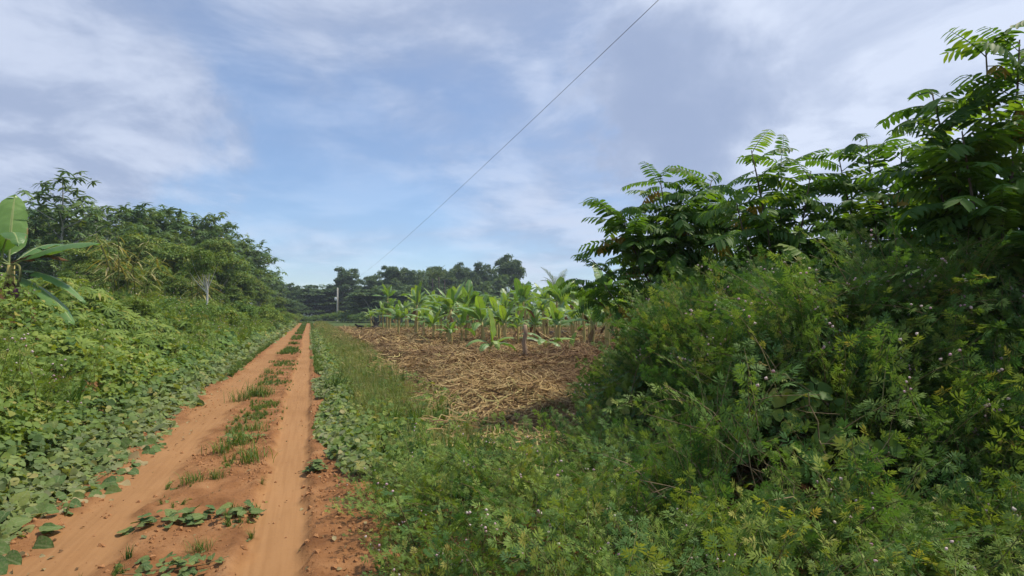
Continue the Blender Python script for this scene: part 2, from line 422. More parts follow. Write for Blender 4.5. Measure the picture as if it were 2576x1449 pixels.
def road_material():
    m = MT('orange_clay')
    rut = m.attr('mid')
    n1 = m.noise(2.2, 7, 0.6); n2 = m.noise(28, 5, 0.65); n3 = m.noise(0.45, 4, 0.5)
    rough = m.ramp(n1, [(0.28, (0.135, 0.060, 0.025)), (0.5, (0.235, 0.112, 0.047)), (0.72, (0.32, 0.172, 0.080))])
    wvt = m.node('ShaderNodeTexNoise'); tcx = m.node('ShaderNodeTexCoord'); mpx = m.node('ShaderNodeMapping'); m.l.new(tcx.outputs['Object'], mpx.inputs[0]); mpx.inputs['Rotation'].default_value = (0, 0, -TH); mpy = m.node('ShaderNodeMapping'); m.l.new(mpx.outputs[0], mpy.inputs[0]); mpy.inputs['Scale'].default_value = (24, 0.9, 1); m.l.new(mpy.outputs[0], wvt.inputs['Vector']); wvt.inputs['Scale'].default_value = 1.0; wvt.inputs['Detail'].default_value = 4
    smooth = m.ramp(n3, [(0.3, (0.275, 0.145, 0.062)), (0.7, (0.35, 0.195, 0.088))])
    smooth = m.mix(m.math('MULTIPLY', m.rng(wvt.outputs[0], 0.4, 0.65), 0.35), smooth, m.mix(1.0, smooth, (0.72, 0.66, 0.60), 'MULTIPLY'))
    c = m.mix(rut, rough, smooth)
    sp = m.math('MULTIPLY', m.rng(n2, 0.56, 0.72), m.math('SUBTRACT', 1.0, m.math('MULTIPLY', rut, 0.85)))
    c = m.mix(sp, c, m.mix(1.0, c, (0.55, 0.48, 0.42), 'MULTIPLY'))
    damp = m.rng(n3, 0.55, 0.75)
    c = m.mix(m.math('MULTIPLY', damp, 0.25), c, (0.24, 0.10, 0.04))
    h = m.math('ADD', m.math('MULTIPLY', n2, 0.6), n1)
    nn = m.node('ShaderNodeBump'); m.l.new(h, nn.inputs['Height']); nn.inputs['Distance'].default_value = 0.03
    m.l.new(m.rng(rut, 0.0, 1.0, 0.75, 0.16), nn.inputs['Strength'])
    return m.done(m.bsdf(c, 0.95, 0.1, nn.outputs[0]))
M['road'] = road_material()
def ground_material():
    m = MT('soil_and_litter')
    n1 = m.noise(0.9, 7, 0.62, vec=m.pos()); n2 = m.noise(14, 5, 0.65, vec=m.pos())
    lit = m.ramp(n2, [(0.3, (0.05, 0.04, 0.022)), (0.55, (0.10, 0.075, 0.035)), (0.75, (0.17, 0.12, 0.055))])
    soil = m.ramp(n1, [(0.3, (0.24, 0.105, 0.045)), (0.7, (0.36, 0.175, 0.075))])
    green = m.ramp(n1, [(0.3, (0.045, 0.075, 0.022)), (0.7, (0.09, 0.13, 0.035))])
    z = m.attr('mid')
    c = m.mix(m.rng(z, 0.0, 0.5), soil, m.mix(0.4, lit, soil))
    c = m.mix(m.rng(z, 0.5, 1.0), c, green)
    return m.done(m.bsdf(c, 0.95, 0.1, m.bump(n2, 0.7, 0.04)))
M['ground'] = ground_material()

# ------------------------------------------------------------------ the lie of the land
RD = np.array([-math.sin(TH), math.cos(TH)]); RN = np.array([math.cos(TH), math.sin(TH)]); RO = np.array([-0.91, 0.0])
def bend(s): return -0.012 * np.maximum(np.asarray(s, float) - 108, 0) ** 2
def st(x, y):
    dx, dy = np.asarray(x, float) - RO[0], np.asarray(y, float) - RO[1]
    s = dx * RD[0] + dy * RD[1]; t = dx * RN[0] + dy * RN[1]
    return s, t - bend(s)
def xy(s, t):
    t = np.asarray(t, float) + bend(s)
    return RO[0] + s * RD[0] + t * RN[0], RO[1] + s * RD[1] + t * RN[1]
BANK_B = at(28, 640, 13.0)
HEAP = at(1440, 955, 15.5)
def gz(x, y):
    s, t = st(x, y)
    lump = fbm(np.asarray(x) * 0.55, np.asarray(y) * 0.55, 5, 3)
    z = sstep(-1.35, -7.0, t) * 1.6 * sstep(-400, -60, t) + sstep(-1.6, -4.0, t) * (lump - 0.5) * 1.6 * sstep(-60, -14, t)
    z = z + sstep(-1.9, -3.2, t) * (fbm(np.asarray(x) * 1.35, np.asarray(y) * 1.35, 6, 2) - 0.5) * 0.75 * sstep(-30, -12, t)
    z = z - 0.13 * (1 - sstep(1.3, 1.95, np.abs(t)))
    z = z - 0.55 * np.exp(-(((x - BANK_B[0] - 0.35) / 1.2) ** 2 + ((y - BANK_B[1] + 1.0) / 1.2) ** 2))
    r = sstep(2.4, 4.0, t)
    fade = 0.12 + 0.88 * sstep(48, 24, y)
    z = z + r * (fbm(np.asarray(x) * 0.8 + 3, np.asarray(y) * 0.8, 9, 3) - 0.42) * 0.42 * fade
    z = z + 0.55 * np.exp(-(((x - HEAP[0]) / 2.3) ** 2 + ((y - HEAP[1]) / 2.0) ** 2)) + 0.26 * np.exp(-((t - 4.3) / 1.1) ** 2) * sstep(6, 9, s) * sstep(34, 20, s)
    return z

def build_ground():
    xs = np.concatenate([np.linspace(-4000, -75, 22), np.arange(-70, -14, 1.0), np.arange(-14, 12, 0.22), np.arange(12, 70, 1.2), np.linspace(72, 4000, 22)])
    ys = np.concatenate([np.linspace(-600, -16, 10), np.arange(-15, 2, 0.8), np.arange(2, 26, 0.22), np.arange(26, 70, 0.6), np.arange(70, 190, 2.0), np.linspace(195, 5000, 26)])
    X, Y = np.meshgrid(xs, ys); Z = gz(X, Y)
    s, t = st(X, Y)
    V = np.stack([X, Y, Z], -1).reshape(-1, 3)
    ny, nx = X.shape
    i = (np.arange(ny - 1)[:, None] * nx + np.arange(nx - 1)[None]).ravel()
    F = np.concatenate([np.stack([i, i + 1, i + nx + 1], 1), np.stack([i, i + nx + 1, i + nx], 1)])
    litter = np.where(t < -1.8, 0.5, np.where(t > 3.0, 0.45, 0.0))
    far = sstep(60, 120, Y) + sstep(16, 40, np.abs(X + 4))
    mid = np.clip(litter + far, 0, 1)
    mb = MB().add(V, F, 0.5, 0, mid.ravel())
    link('ground', mb.mesh('ground', M['ground']), kind='structure')
build_ground()

def road_profile(S, T):
    wob = (vnoise(S * 0.12, S * 0 + 2.2, 3) - 0.5) * 0.22
    tr, tl = T - 0.66 - wob * 0.5, T + 0.74 - wob
    er = (fbm(S * 4, T * 4, 21, 4, 0.65) - 0.5) * 0.20 + (fbm(S * 0.7, T * 0, 22, 2) - 0.5) * 0.14
    mr = sstep(0.29, 0.20, np.abs(tr) + er)
    ml = sstep(0.46, 0.26, np.abs(tl) + er * 2)
    rut = np.maximum(mr, ml * 0.9)
    rough = fbm(S * 5, T * 5, 8, 5, 0.6) - 0.5
    z = 0.02 + 0.10 * rough * (1 - 0.86 * rut) - 0.055 * mr - 0.035 * ml
    z = z + 0.02 * np.exp(-((np.abs(tr) - 0.27) / 0.04) ** 2) * (0.5 + fbm(S * 2, T * 0, 4, 2))
    z = z + 0.03 * (fbm(S * 0.8, T * 0.8, 31, 3) - 0.5)
    z = z - 0.17 * sstep(1.45, 2.0, np.abs(T))
    return z, rut
def build_road():
    sl = np.concatenate([np.arange(-22, 2, 0.6), np.arange(2, 10, 0.045), np.arange(10, 20, 0.09), np.arange(20, 50, 0.22), np.arange(50, 150, 0.8)])
    tl = np.linspace(-2.0, 2.0, 104)
    S, T = np.meshgrid(sl, tl, indexing='ij')
    Z, rut = road_profile(S, T)
    X, Y = xy(S, T)
    V = np.stack([X, Y, Z], -1).reshape(-1, 3)
    nt = len(tl)
    i = (np.arange(len(sl) - 1)[:, None] * nt + np.arange(nt - 1)[None]).ravel()
    F = np.concatenate([np.stack([i, i + 1, i + nt + 1], 1), np.stack([i, i + nt + 1, i + nt], 1)])
    link('dirt_road', MB().add(V, F, 0.5, 0, rut.ravel()).mesh('dirt_road', M['road']), kind='structure')
build_road()
def rz_at(x, y):
    s, t = st(x, y); z, _ = road_profile(s, t)
    return np.where(np.abs(t) < 1.6, np.maximum(z, gz(x, y)), gz(x, y))
def hit(u, v):                                # where the ray through (u, v) meets the ground
    d = ray(u, v); k = CAM[2] / -d[2]
    for _ in range(12):
        p = CAM + d * k
        k += (p[2] - float(rz_at(p[0], p[1]))) / -d[2] * 0.8
    return CAM + d * k

# clods and pebbles lying on the clay
def blobT(seed, n=1):
    r = np.random.default_rng(seed)
    V = np.array([(1, 0, 0), (-1, 0, 0), (0, 1, 0), (0, -1, 0), (0, 0, 1), (0, 0, -1), (.7, .7, .2), (-.7, .6, .25), (.6, -.7, .3), (-.7, -.7, .2)], float)
    V = V * (0.75 + 0.5 * r.random((len(V), 1)))
    import bmesh
    bm = bmesh.new()
    for p in V: bm.verts.new(p)
    bmesh.ops.convex_hull(bm, input=bm.verts)
    bmesh.ops.triangulate(bm, faces=bm.faces)
    loose = [v for v in bm.verts if not v.link_faces]
    bmesh.ops.delete(bm, geom=loose, context='VERTS')
    bm.verts.index_update()
    out = np.array([v.co[:] for v in bm.verts]), np.array([[v.index for v in f.verts] for f in bm.faces])
    bm.free(); return out
def clods():
    n = 42000
    s = 2.2 + 22 * rng.random(n) ** 1.7; t = rng.uniform(-1.75, 1.75, n)
    x, y = xy(s, t); z, rut = road_profile(s, t)
    k = (rng.random(n) > rut * 0.96) & (fbm(s * 0.9, t * 1.2, 55, 3) > rng.uniform(0.3, 0.7, n))
    p = np.stack([x, y, z + 0.001], 1)[k]; n = len(p)
    sc = 0.004 + 0.024 * rng.random(n) ** 5
    vs_ = [MB().add(*xform(blobT(i), s=1.0), 0.5).mesh('clod', M['clod'], False) for i in range(4)]
    e = rng.uniform(0, 6.28, (n, 3))
    scatter('clay_clods', p, e, sc, rng.integers(0, 4, n), vs_, label='loose clay crumbs and pebbles scattered on the track', cat='clods')
clods()

# ------------------------------------------------------------------ leaf pieces
def round_leaf(w=1.0, nseg=5, seed=0, fold=0.22, droop=0.18):
    """broad heart-shaped leaflet, one long, stalk end at the origin"""
    r = np.random.default_rng(seed)
    def prof(u):
        if nseg == 3: return np.array([0.05, 0.95, 0.95, 0.0]) * (1 + 0.08 * r.normal(size=len(u)))
        a = np.array([0.10, 0.70, 0.93, 1.0, 0.97, 0.82, 0.5, 0.0])
        return np.interp(u, [0, 0.07, 0.2, 0.36, 0.54, 0.74, 0.9, 1.0], a) * (1 + 0.035 * r.normal(size=len(u)))
    V, F = strip_leaf(1.0, 0.98 * w, nseg, fold, droop, prof, us=None if nseg == 3 else np.array([0, 0.07, 0.2, 0.36, 0.54, 0.74, 0.9, 1.0])); nseg = len(V) // 3 - 1
    V[0::3, 1] -= 0.13 * np.sin(np.linspace(0, np.pi, nseg + 1)) ; V[2::3, 1] -= 0.13 * np.sin(np.linspace(0, np.pi, nseg + 1))
    V[:, 2] += 0.02 * r.normal(size=len(V))
    return V, F
def leaf_mb(T): return MB().add(T[0], T[1], 0.2, 0, np.abs(T[0][:, 0]) / 0.5)
def trifoliate(seed, nseg=3):
    r = np.random.default_rng(seed); Ts = []
    for k, a in enumerate((0.0, 1.65, -1.65)):
        L = round_leaf(1.0, nseg, seed * 3 + k, 0.15 + 0.2 * r.random(), 0.1 + 0.3 * r.random())
        Rm = rotz(a + 0.2 * r.normal()) @ rotx(0.25 * r.normal() - 0.1) @ roty(0.25 * r.normal())
        off = np.array([0, 0.32, 0.0]) if k == 0 else np.array([-0.08 if a > 0 else 0.08, 0.05, 0])
        Ts.append(xform(L, Rm, off, 0.95 + 0.1 * r.random()))
    return Ts
def trif_mesh(seed, mat, nseg=3):
    mb = MB(); r = np.random.default_rng(seed + 900)
    for T in trifoliate(seed, nseg): mb.add(T[0], T[1], float(r.random() * 0.18))
    mb.add(*tube([(0, 0.3, 0), (0, -0.1, -0.06), (0.1, -0.5, -0.9)], [0.03, 0.035, 0.04], 3, False), 0.3)
    return mb.mesh('leaf_sprig', mat)
def palmate_mesh(seed, mat, n=7, L=1.0, W=0.24, droop=0.45):
    mb = MB(); r = np.random.default_rng(seed)
    for k in range(n):
        a = (k - (n - 1) / 2) * (5.0 / n) + 0.1 * r.normal()
        T = strip_leaf(L * (1 - 0.1 * abs(k - n // 2) / n) * r.uniform(0.85, 1.1), W, 3, 0.2, droop * r.uniform(0.7, 1.3))
        T = xform(T, rotz(a) @ rotx(0.12 + 0.1 * r.normal()))
        mb.add(T[0], T[1], float(r.random() * 0.15))
    mb.add(*tube([(0, 0, 0), (0, -0.3, -0.2), (0.0, -0.7, -0.8)], 0.02, 3, False), 0.3)
    return mb.mesh('palmate_leaf', mat)
def sprig_mesh(seed, mats, L=0.46, nl=11, flowers=0, leafL=0.074):
    """a mimosa shoot: bowed stem with feathery leaves of finger-like pinnae"""
    r = np.random.default_rng(seed); mb = MB()
    c = bez((0, 0, 0), (0.03 * r.normal(), L * 0.55, 0.10 * L), (0.06 * r.normal(), L, -0.06 * L + 0.05 * r.normal()), 7)
    mb.add(*tube(c, np.linspace(0.0035, 0.0014, 7), 3, False), 0.3, 1)
    for k in range(nl):
        f = 0.12 + 0.86 * k / (nl - 1)
        p = np.array([np.interp(f, np.linspace(0, 1, 7), c[:, j]) for j in range(3)])
        side = 1 if k % 2 else -1
        l = leafL * r.uniform(0.75, 1.2)
        az = side * r.uniform(0.7, 1.45) * (1 - 0.5 * max(0, f - 0.85) / 0.15)
        Rl = rotz(-az) @ rotx(r.uniform(-0.3, 0.4)) @ roty(r.uniform(-0.4, 0.4))
        np_ = 4
        rnd = float(r.random() * 0.25)
        V, F = [], []
        for q in range(np_):
            y = l * (0.42 + 0.34 * q / (np_ - 1))
            for sd in (-1, 1):
                pl = l * 0.60 * (1 - 0.12 * q) * r.uniform(0.85, 1.1) * (1.25 if q > 1 else 1.0); w = l * 0.075
                fa = 1.45 - 1.15 * q / (np_ - 1) + 0.08 * r.normal()
                d = unit(np.array([sd * math.sin(fa), math.cos(fa), -0.14 + 0.12 * r.normal()])); s_ = np.array([-d[1] * sd, d[0] * sd, 0])
                b = np.array([0, y, 0.0]); n0 = len(V)
                V += [b, b + d * pl * 0.5 + s_ * w, b + d * pl, b + d * pl * 0.5 - s_ * w]
                F += [(n0, n0 + 1, n0 + 2), (n0, n0 + 2, n0 + 3)]
        n0 = len(V); V += [np.array([-0.0014, 0, 0]), np.array([0.0014, 0, 0]), np.array([0, l, 0])]; F += [(n0, n0 + 1, n0 + 2)]
        T = xform((np.array(V), np.array(F)), Rl, p)
        mb.add(T[0], T[1], rnd, 0)
    for q in range(flowers):
        f = 0.8 + 0.2 * q / max(1, flowers - 1)
        p = np.array([np.interp(f, np.linspace(0, 1, 7), c[:, j]) for j in range(3)])
        tip = p + np.array([0.02 * r.normal(), 0.02, 0.03 + 0.02 * r.random()])
        mb.add(*tube([p, tip], 0.001, 3, False), 0.3, 1)
        b = blobT(seed + q); mb.add(b[0] * 0.0095 + tip, b[1], float(r.random()), 2)
    return mb.mesh('mimosa_sprig', mats)
def tuft_mesh(seed, mat, n=26, h=1.0, w=0.022, lean=0.6, heads=False, spread=0.09):
    r = np.random.default_rng(seed); mb = MB()
    for k in range(n):
        a = r.uniform(0, 6.28); l = h * r.uniform(0.5, 1.05); ln = lean * r.uniform(0.1, 1.0)
        b = np.array([spread * h * r.normal(), spread * h * r.normal(), 0])
        d = np.array([math.cos(a), math.sin(a), 0]); s_ = np.array([-d[1], d[0], 0])
        u = np.linspace(0, 1, 5)[:, None]
        c = b + d * ln * l * u ** 1.8 + np.array([0, 0, 1]) * l * (u - 0.32 * ln * u ** 3)
        ww = w * h * np.array([0.7, 1.0, 0.85, 0.5, 0.03])[:, None]
        V = np.stack([c - s_ * ww, c + s_ * ww], 1).reshape(-1, 3)
        F = []
        for i in range(4): q = 2 * i; F += [(q, q + 1, q + 3), (q, q + 3, q + 2)]
        mb.add(V, np.array(F), float(r.random()))
        if heads and k % 3 == 0:
            for j in range(6):
                p = c[-1] + 0.05 * h * r.normal(size=3) - np.array([0, 0, 0.05 * h]); q = 0.012 * h
                mb.add([p + (q, 0, 0), p + (-q, 0, q), p + (0, q, 2 * q)], [(0, 1, 2)], 0.98)
    return mb.mesh('grass_tuft', mat)

trif_n = [trif_mesh(i, M['vine'], 5) for i in range(4)]
trif_f = [trif_mesh(i + 20, M['vine'], 3) for i in range(4)]
trif_b = [trif_mesh(i + 40, M['vine_bright'], 3) for i in range(4)]
palm_b = [palmate_mesh(i + 3, M['vine_bright'], 7, 1.0, 0.25, 0.5) for i in range(3)]
mim_mats = [M['mimosa'], M['redstem'], M['flower']]
sprigs = [sprig_mesh(100 + i, mim_mats, 0.46 + 0.04 * i, 14 + i, 0) for i in range(5)] + [sprig_mesh(150 + i, mim_mats, 0.5, 10, 3 + i) for i in range(2)]
tufts = [tuft_mesh(i, M['grass'], 26, 1.0, 0.02, 0.7) for i in range(3)]
tufts_o = [tuft_mesh(10 + i, M['grass_olive'], 24, 1.0, 0.008, 0.55, True) for i in range(3)]

# ------------------------------------------------------------------ vines over the bank on the far side of the track
def slope_normal(x, y, e=0.15):
    zx = (gz(x + e, y) - gz(x - e, y)) / (2 * e); zy = (gz(x, y + e) - gz(x, y - e)) / (2 * e)
    return unit(np.stack([-zx, -zy, np.ones_like(zx)], 1))
def vine_cover():
    P, E, S, I, Dd = [], [], [], [], []
    def zone(n, s0, s1, t0, t1, size, depth, pow_s=1.0):
        s = s0 + (s1 - s0) * rng.random(n) ** pow_s; t = t1 + (t0 - t1) * rng.random(n) ** 1.15
        x, y = xy(s, t)
        edge = -1.22 - 0.35 * (fbm(s * 0.55, s * 0, 71, 3) - 0.5) * 2 - 0.1 * rng.random(n)
        k = t < edge; s, t, x, y = s[k], t[k], x[k], y[k]; n = len(s)
        nm = slope_normal(x, y)
        up = unit(nm * 0.75 + np.array([0.25, -0.25, 0.85]) + 0.6 * rng.normal(size=(n, 3)))
        f = rdir(n); f[:, 2] = f[:, 2] * 0.3 - 0.1
        f = unit(f + 0.4 * np.array([0.8, -0.5, 0]))
        f = unit(f - up * np.sum(f * up, 1, keepdims=True))
        th = np.minimum(depth * (0.35 + sstep(-1.2, -3.0, t)), 0.6)
        h = rng.random(n) ** 0.6 * th + 0.05 * sstep(-1.2, -1.7, t) + 0.03
        p = np.stack([x, y, gz(x, y)], 1) + nm * h[:, None]
        kind = fbm(x * 0.33, y * 0.33, 77, 3)
        near = s < 14
        idx = np.where(near, rng.integers(0, 4, n), rng.integers(4, 8, n))
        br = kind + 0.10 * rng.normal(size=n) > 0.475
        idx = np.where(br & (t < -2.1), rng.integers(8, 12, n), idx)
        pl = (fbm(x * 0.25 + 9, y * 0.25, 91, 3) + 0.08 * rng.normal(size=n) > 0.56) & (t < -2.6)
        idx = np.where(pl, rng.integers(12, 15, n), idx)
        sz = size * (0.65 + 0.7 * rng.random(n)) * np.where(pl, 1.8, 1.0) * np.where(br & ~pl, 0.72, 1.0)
        P.append(p); E.append(eulers(frames(f, up))); S.append(sz); I.append(idx)
        Dd.append(sstep(-2.4, -1.25, t) * 0.5 * (0.4 + 0.6 * rng.random(n)))
    zone(21000, 1.0, 9, -1.1, -6.5, 0.088, 0.42)
    zone(19000, 9, 22, -1.1, -9.5, 0.115, 0.45)
    zone(15000, 22, 50, -1.15, -12, 0.20, 0.5)
    zone(9000, 50, 125, -1.2, -14, 0.42, 0.7, 1.3)
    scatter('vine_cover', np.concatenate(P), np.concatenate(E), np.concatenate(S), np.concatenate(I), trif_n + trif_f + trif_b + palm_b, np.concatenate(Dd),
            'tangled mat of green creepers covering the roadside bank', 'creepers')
vine_cover()
def bank_herbs():
    n = 9000
    s = 2.5 + 75 * rng.random(n) ** 1.6; t = -2.2 - 8 * rng.random(n)
    x, y = xy(s, t); k = fbm(x * 0.4 + 5, y * 0.4, 101, 3) + 0.06 * rng.normal(size=n) > 0.50; x, y, s = x[k], y[k], s[k]; n = len(x)
    idx = rng.integers(0, 7, n)
    z = gz(x, y) + 0.1 + 0.35 * rng.random(n)
    f = unit(np.array([0.2, -0.2, 0.9]) + 0.5 * rng.normal(size=(n, 3))); up = unit(np.array([0.1, -0.3, 0.6]) + 0.5 * rng.normal(size=(n, 3)))
    scatter('bank_herbs', np.stack([x, y, z], 1), eulers(frames(f, up)), rng.uniform(0.8, 1.6, n) * (1 + 0.012 * s), idx, bank_sprigs, label='feathery pale herbs rising through the creepers on the bank', cat='herbs')
    n = 2600
    s = 3 + 90 * rng.random(n) ** 1.5; t = -2.4 - 8 * rng.random(n)
    x, y = xy(s, t); k = fbm(x * 0.5 + 15, y * 0.5, 111, 3) > 0.55; x, y, s = x[k], y[k], s[k]; n = len(x)
    e = np.stack([0.2 * rng.normal(size=n), 0.2 * rng.normal(size=n), rng.uniform(0, 6.28, n)], 1)
    scatter('bank_grass', np.stack([x, y, gz(x, y) + 0.1], 1), e, rng.uniform(0.35, 0.8, n) * (1 + 0.008 * s), rng.integers(0, 6, n), tufts + tufts_o, label='long grass growing through the creepers on the bank', cat='grass')
bank_mats = [M['vine_bright'], M['stem'], M['flower']]
bank_sprigs = [sprig_mesh(180 + i, bank_mats, 0.5, 11, 0) for i in range(5)] + [sprig_mesh(190 + i, bank_mats, 0.5, 10, 2) for i in range(2)]
bank_herbs()

# the nearest creeper: its leaves can be told apart
def creeping_vine():
    root = link('creeping_vine', None, None, (*xy(5.0, -1.8), 0.0), 'broad-leaved dusty creeper spilling onto the edge of the orange track', 'creeper')
    base = np.array(root.location)
    meshes = [leaf_mb(round_leaf(1.0, 5, 300 + i, 0.12 + 0.07 * i, 0.1 + 0.09 * i)).mesh('creeper_leaf', M['creeper']) for i in range(5)]
    pale = [MB().add(*round_leaf(1.0, 5, 330 + i, 0.35, 0.3), 0.2).mesh('pale_creeper_leaf', M['creeper_pale']) for i in range(2)]
    n = 290
    s = 2.3 + 6.2 * rng.random(n) ** 1.3; e = -1.02 - 0.25 * (fbm(s * 0.55, s * 0, 71, 3) - 0.5) * 2
    t = e - 1.35 * rng.random(n) ** 1.5
    x, y = xy(s, t); z = rz_at(x, y) + 0.025 + 0.30 * rng.random(n) * sstep(-1.05, -1.9, t)
    z = z + 0.12 * sstep(-1.2, -2.0, t)
    up = unit(np.array([0.35, -0.4, 1.0]) + 0.35 * rng.normal(size=(n, 3)))
    f = rdir(n); f[:, 2] *= 0.2; f = unit(f + np.array([0.5, -0.5, -0.1])); f = unit(f - up * np.sum(f * up, 1, keepdims=True))
    Rm = frames(f, up); sz = 0.085 + 0.075 * rng.random(n)
    for i in range(n):
        edge = (e[i] - t[i]) < 0.16 and rng.random() < 0.3
        me = pale[i % 2] if edge else meshes[i % 5]
        o = link('leaf', me, root)
        mt = Matrix.Translation(Vector(np.array([x[i], y[i], z[i]]) - base)) @ Matrix(Rm[i].tolist()).to_4x4() @ Matrix.Scale(sz[i], 4)
        o.matrix_local = mt
        if edge: o['label'] = 'dry pale leaf at the edge of the creeper'
    for k in range(6):
        s0 = 2.6 + k * 1.0
        ss = np.linspace(s0, s0 + 1.2, 7); tt = -1.15 - 0.25 * rng.random(7)
        xx, yy = xy(ss, tt); pp = np.stack([xx, yy, rz_at(xx, yy) + 0.02], 1) - base
        link('runner', MB().add(*tube(pp, 0.004, 4), 0.3).mesh('runner', M['stem']), root)
M['creeper'] = leafmat('creeper_leaf', [(0.0, (0.07, 0.14, 0.05)), (0.5, (0.11, 0.19, 0.06)), (0.85, (0.16, 0.23, 0.075)), (1.0, (0.2, 0.25, 0.07))], 0.25, rough=0.75, spec=0.12, vein=True)
M['creeper_pale'] = leafmat('pale_creeper_leaf', [(0.0, (0.30, 0.24, 0.13)), (1.0, (0.44, 0.38, 0.22))], 0.25, (1.1, 1.0, 0.8), 0.8, 0.1)
creeping_vine()

# ------------------------------------------------------------------ the verge between the track and the banana field
def verge():
    # creeping broadleaf weeds hugging the track
    n = 19000
    s = 4.6 + 60 * rng.random(n) ** 2.0; t = 0.98 + 2.3 * rng.random(n) ** 1.1
    x, y = xy(s, t)
    e = 1.05 + 0.3 * (fbm(s * 0.7, s * 0 + 4, 41, 3) - 0.5) * 2 + 0.5 * sstep(7.0, 5.0, s)
    k = (t > e) & (y > 5.2 + 0.8 * rng.random(n)); s, t, x, y = s[k], t[k], x[k], y[k]; n = len(s)
    up = unit(np.array([0.05, -0.3, 1.0]) + 0.4 * rng.normal(size=(n, 3))); f = rdir(n); f = unit(f - up * np.sum(f * up, 1, keepdims=True))
    z = rz_at(x, y) + 0.02 + 0.16 * rng.random(n) * sstep(1.0, 1.5, t)
    sc = (0.05 + 0.035 * rng.random(n)) * (1 + s * 0.022)
    idx = np.where(rng.random(n) < 0.4 + 0.45 * sstep(1.3, 2.4, t), rng.integers(4, 8, n), rng.integers(0, 4, n))
    scatter('verge_weeds', np.stack([x, y, z], 1), eulers(frames(f, up)), sc, idx, trif_f + trif_b, 0.62 * sstep(2.0, 1.0, t) * rng.random(n),
            'low dusty broadleaf weeds along the verge beside the track', 'weeds')
    # fine seeding grass
    n = 6200
    s = 4.8 + 102 * rng.random(n) ** 1.5; t = 1.3 + (1.75 + 0.5 * sstep(10, 30, s)) * rng.beta(2.6, 2.0, n)
    x, y = xy(s, t); k = (fbm(x * 0.5, y * 0.5, 13, 2) + sstep(7, 25, s) * 0.35 - 0.25 * sstep(8, 5, s) + 0.12 * rng.normal(size=n) > 0.42); s, t, x, y = s[k], t[k], x[k], y[k]; n = len(s)
    e = np.stack([0.12 * rng.normal(size=n), 0.12 * rng.normal(size=n), rng.uniform(0, 6.28, n)], 1)
    sc = (0.16 + 0.30 * rng.random(n) ** 1.5) * (1 + s * 0.006)
    idx = np.where(rng.random(n) < 0.2, rng.integers(3, 6, n), rng.integers(0, 3, n))
    scatter('verge_grass', np.stack([x, y, gz(x, y) - 0.01], 1), e, sc, idx, tufts_o + tufts, label='fine seeding grass along the verge between track and mulch', cat='grass')
    # grass that closes over the middle and the shoulders of the track further off
    n = 5200
    s = 17 + 105 * rng.random(n) ** 1.25
    lane = rng.random(n)
    t = np.where(lane < 0.5, 0.0 + 0.30 * rng.normal(size=n), np.where(lane < 0.7, -1.15 - 0.22 * rng.random(n), 1.02 + 0.35 * rng.random(n)))
    k = ((fbm(s * 0.45, t * 0.6, 66, 3) > 0.60 - 0.25 * sstep(20, 60, s)) | (np.abs(t) > 0.9)) & (np.abs(t) < 1.5) & ~((t > 0.34) & (t < 0.98)) & ~((t < -0.34) & (t > -1.1))
    s, t = s[k], t[k]; n = len(s); x, y = xy(s, t)
    z, _ = road_profile(s, t)
    e = np.stack([0.15 * rng.normal(size=n), 0.15 * rng.normal(size=n), rng.uniform(0, 6.28, n)], 1)
    scatter('track_grass', np.stack([x, y, np.maximum(z, gz(x, y)) - 0.01], 1), e, (0.10 + 0.12 * rng.random(n)) * (1 + s * 0.004), rng.integers(0, 3, n), tufts,
            label='short grass growing between the far wheel ruts', cat='grass')
verge()
def centre_weeds():
    n = 9000
    s = 2.4 + 26 * rng.random(n) ** 1.4; t = 0.02 + 0.27 * rng.normal(size=n)
    g = fbm(s * 0.8, t * 1.6, 166, 4, 0.6)
    k = (np.abs(t) < 0.5) & (g + 0.05 * rng.normal(size=n) > 0.62 - 0.05 * sstep(8, 18, s)); s, t = s[k], t[k]; n = len(s)
    x, y = xy(s, t); z, _ = road_profile(s, t)
    e = np.stack([0.3 * rng.normal(size=n), 0.3 * rng.normal(size=n), rng.uniform(0, 6.28, n)], 1)
    idx = rng.integers(0, 7, n)
    sc = np.where(idx < 3, rng.uniform(0.04, 0.13, n), rng.uniform(0.012, 0.03, n))
    scatter('centre_weeds', np.stack([x, y, z + np.where(idx < 3, -0.005, 0.012)], 1), e, sc, idx, tufts + trif_f, 0.5 * rng.random(n), 'straggling tiny weeds and grass along the crown of the track', 'weeds')
    # dead leaves and bits of straw blown along the edges
    n = 700
    s = 2.3 + 14 * rng.random(n) ** 1.3; t = np.where(rng.random(n) < 0.6, -1.25 + 0.22 * rng.normal(size=n), np.where(rng.random(n) < 0.5, 1.15 + 0.2 * rng.normal(size=n), rng.uniform(-0.4, 0.4, n)))
    x, y = xy(s, t); z, _ = road_profile(s, t)
    e = np.stack([0.5 * rng.normal(size=n), 0.5 * rng.normal(size=n), rng.uniform(0, 6.28, n)], 1)
    dead = [MB().add(*round_leaf(0.7, 3, 600 + i, 0.6, 0.4), 0.3).mesh('dead_leaf', M['creeper_pale'] if i else M['banana_dry']) for i in range(3)]
    scatter('leaf_litter', np.stack([x, y, np.maximum(z, gz(x, y)) + 0.008], 1), e, rng.uniform(0.02, 0.06, n), rng.integers(0, 3, n), dead, label='dead curled leaves scattered along the edges of the track', cat='litter')
centre_weeds()

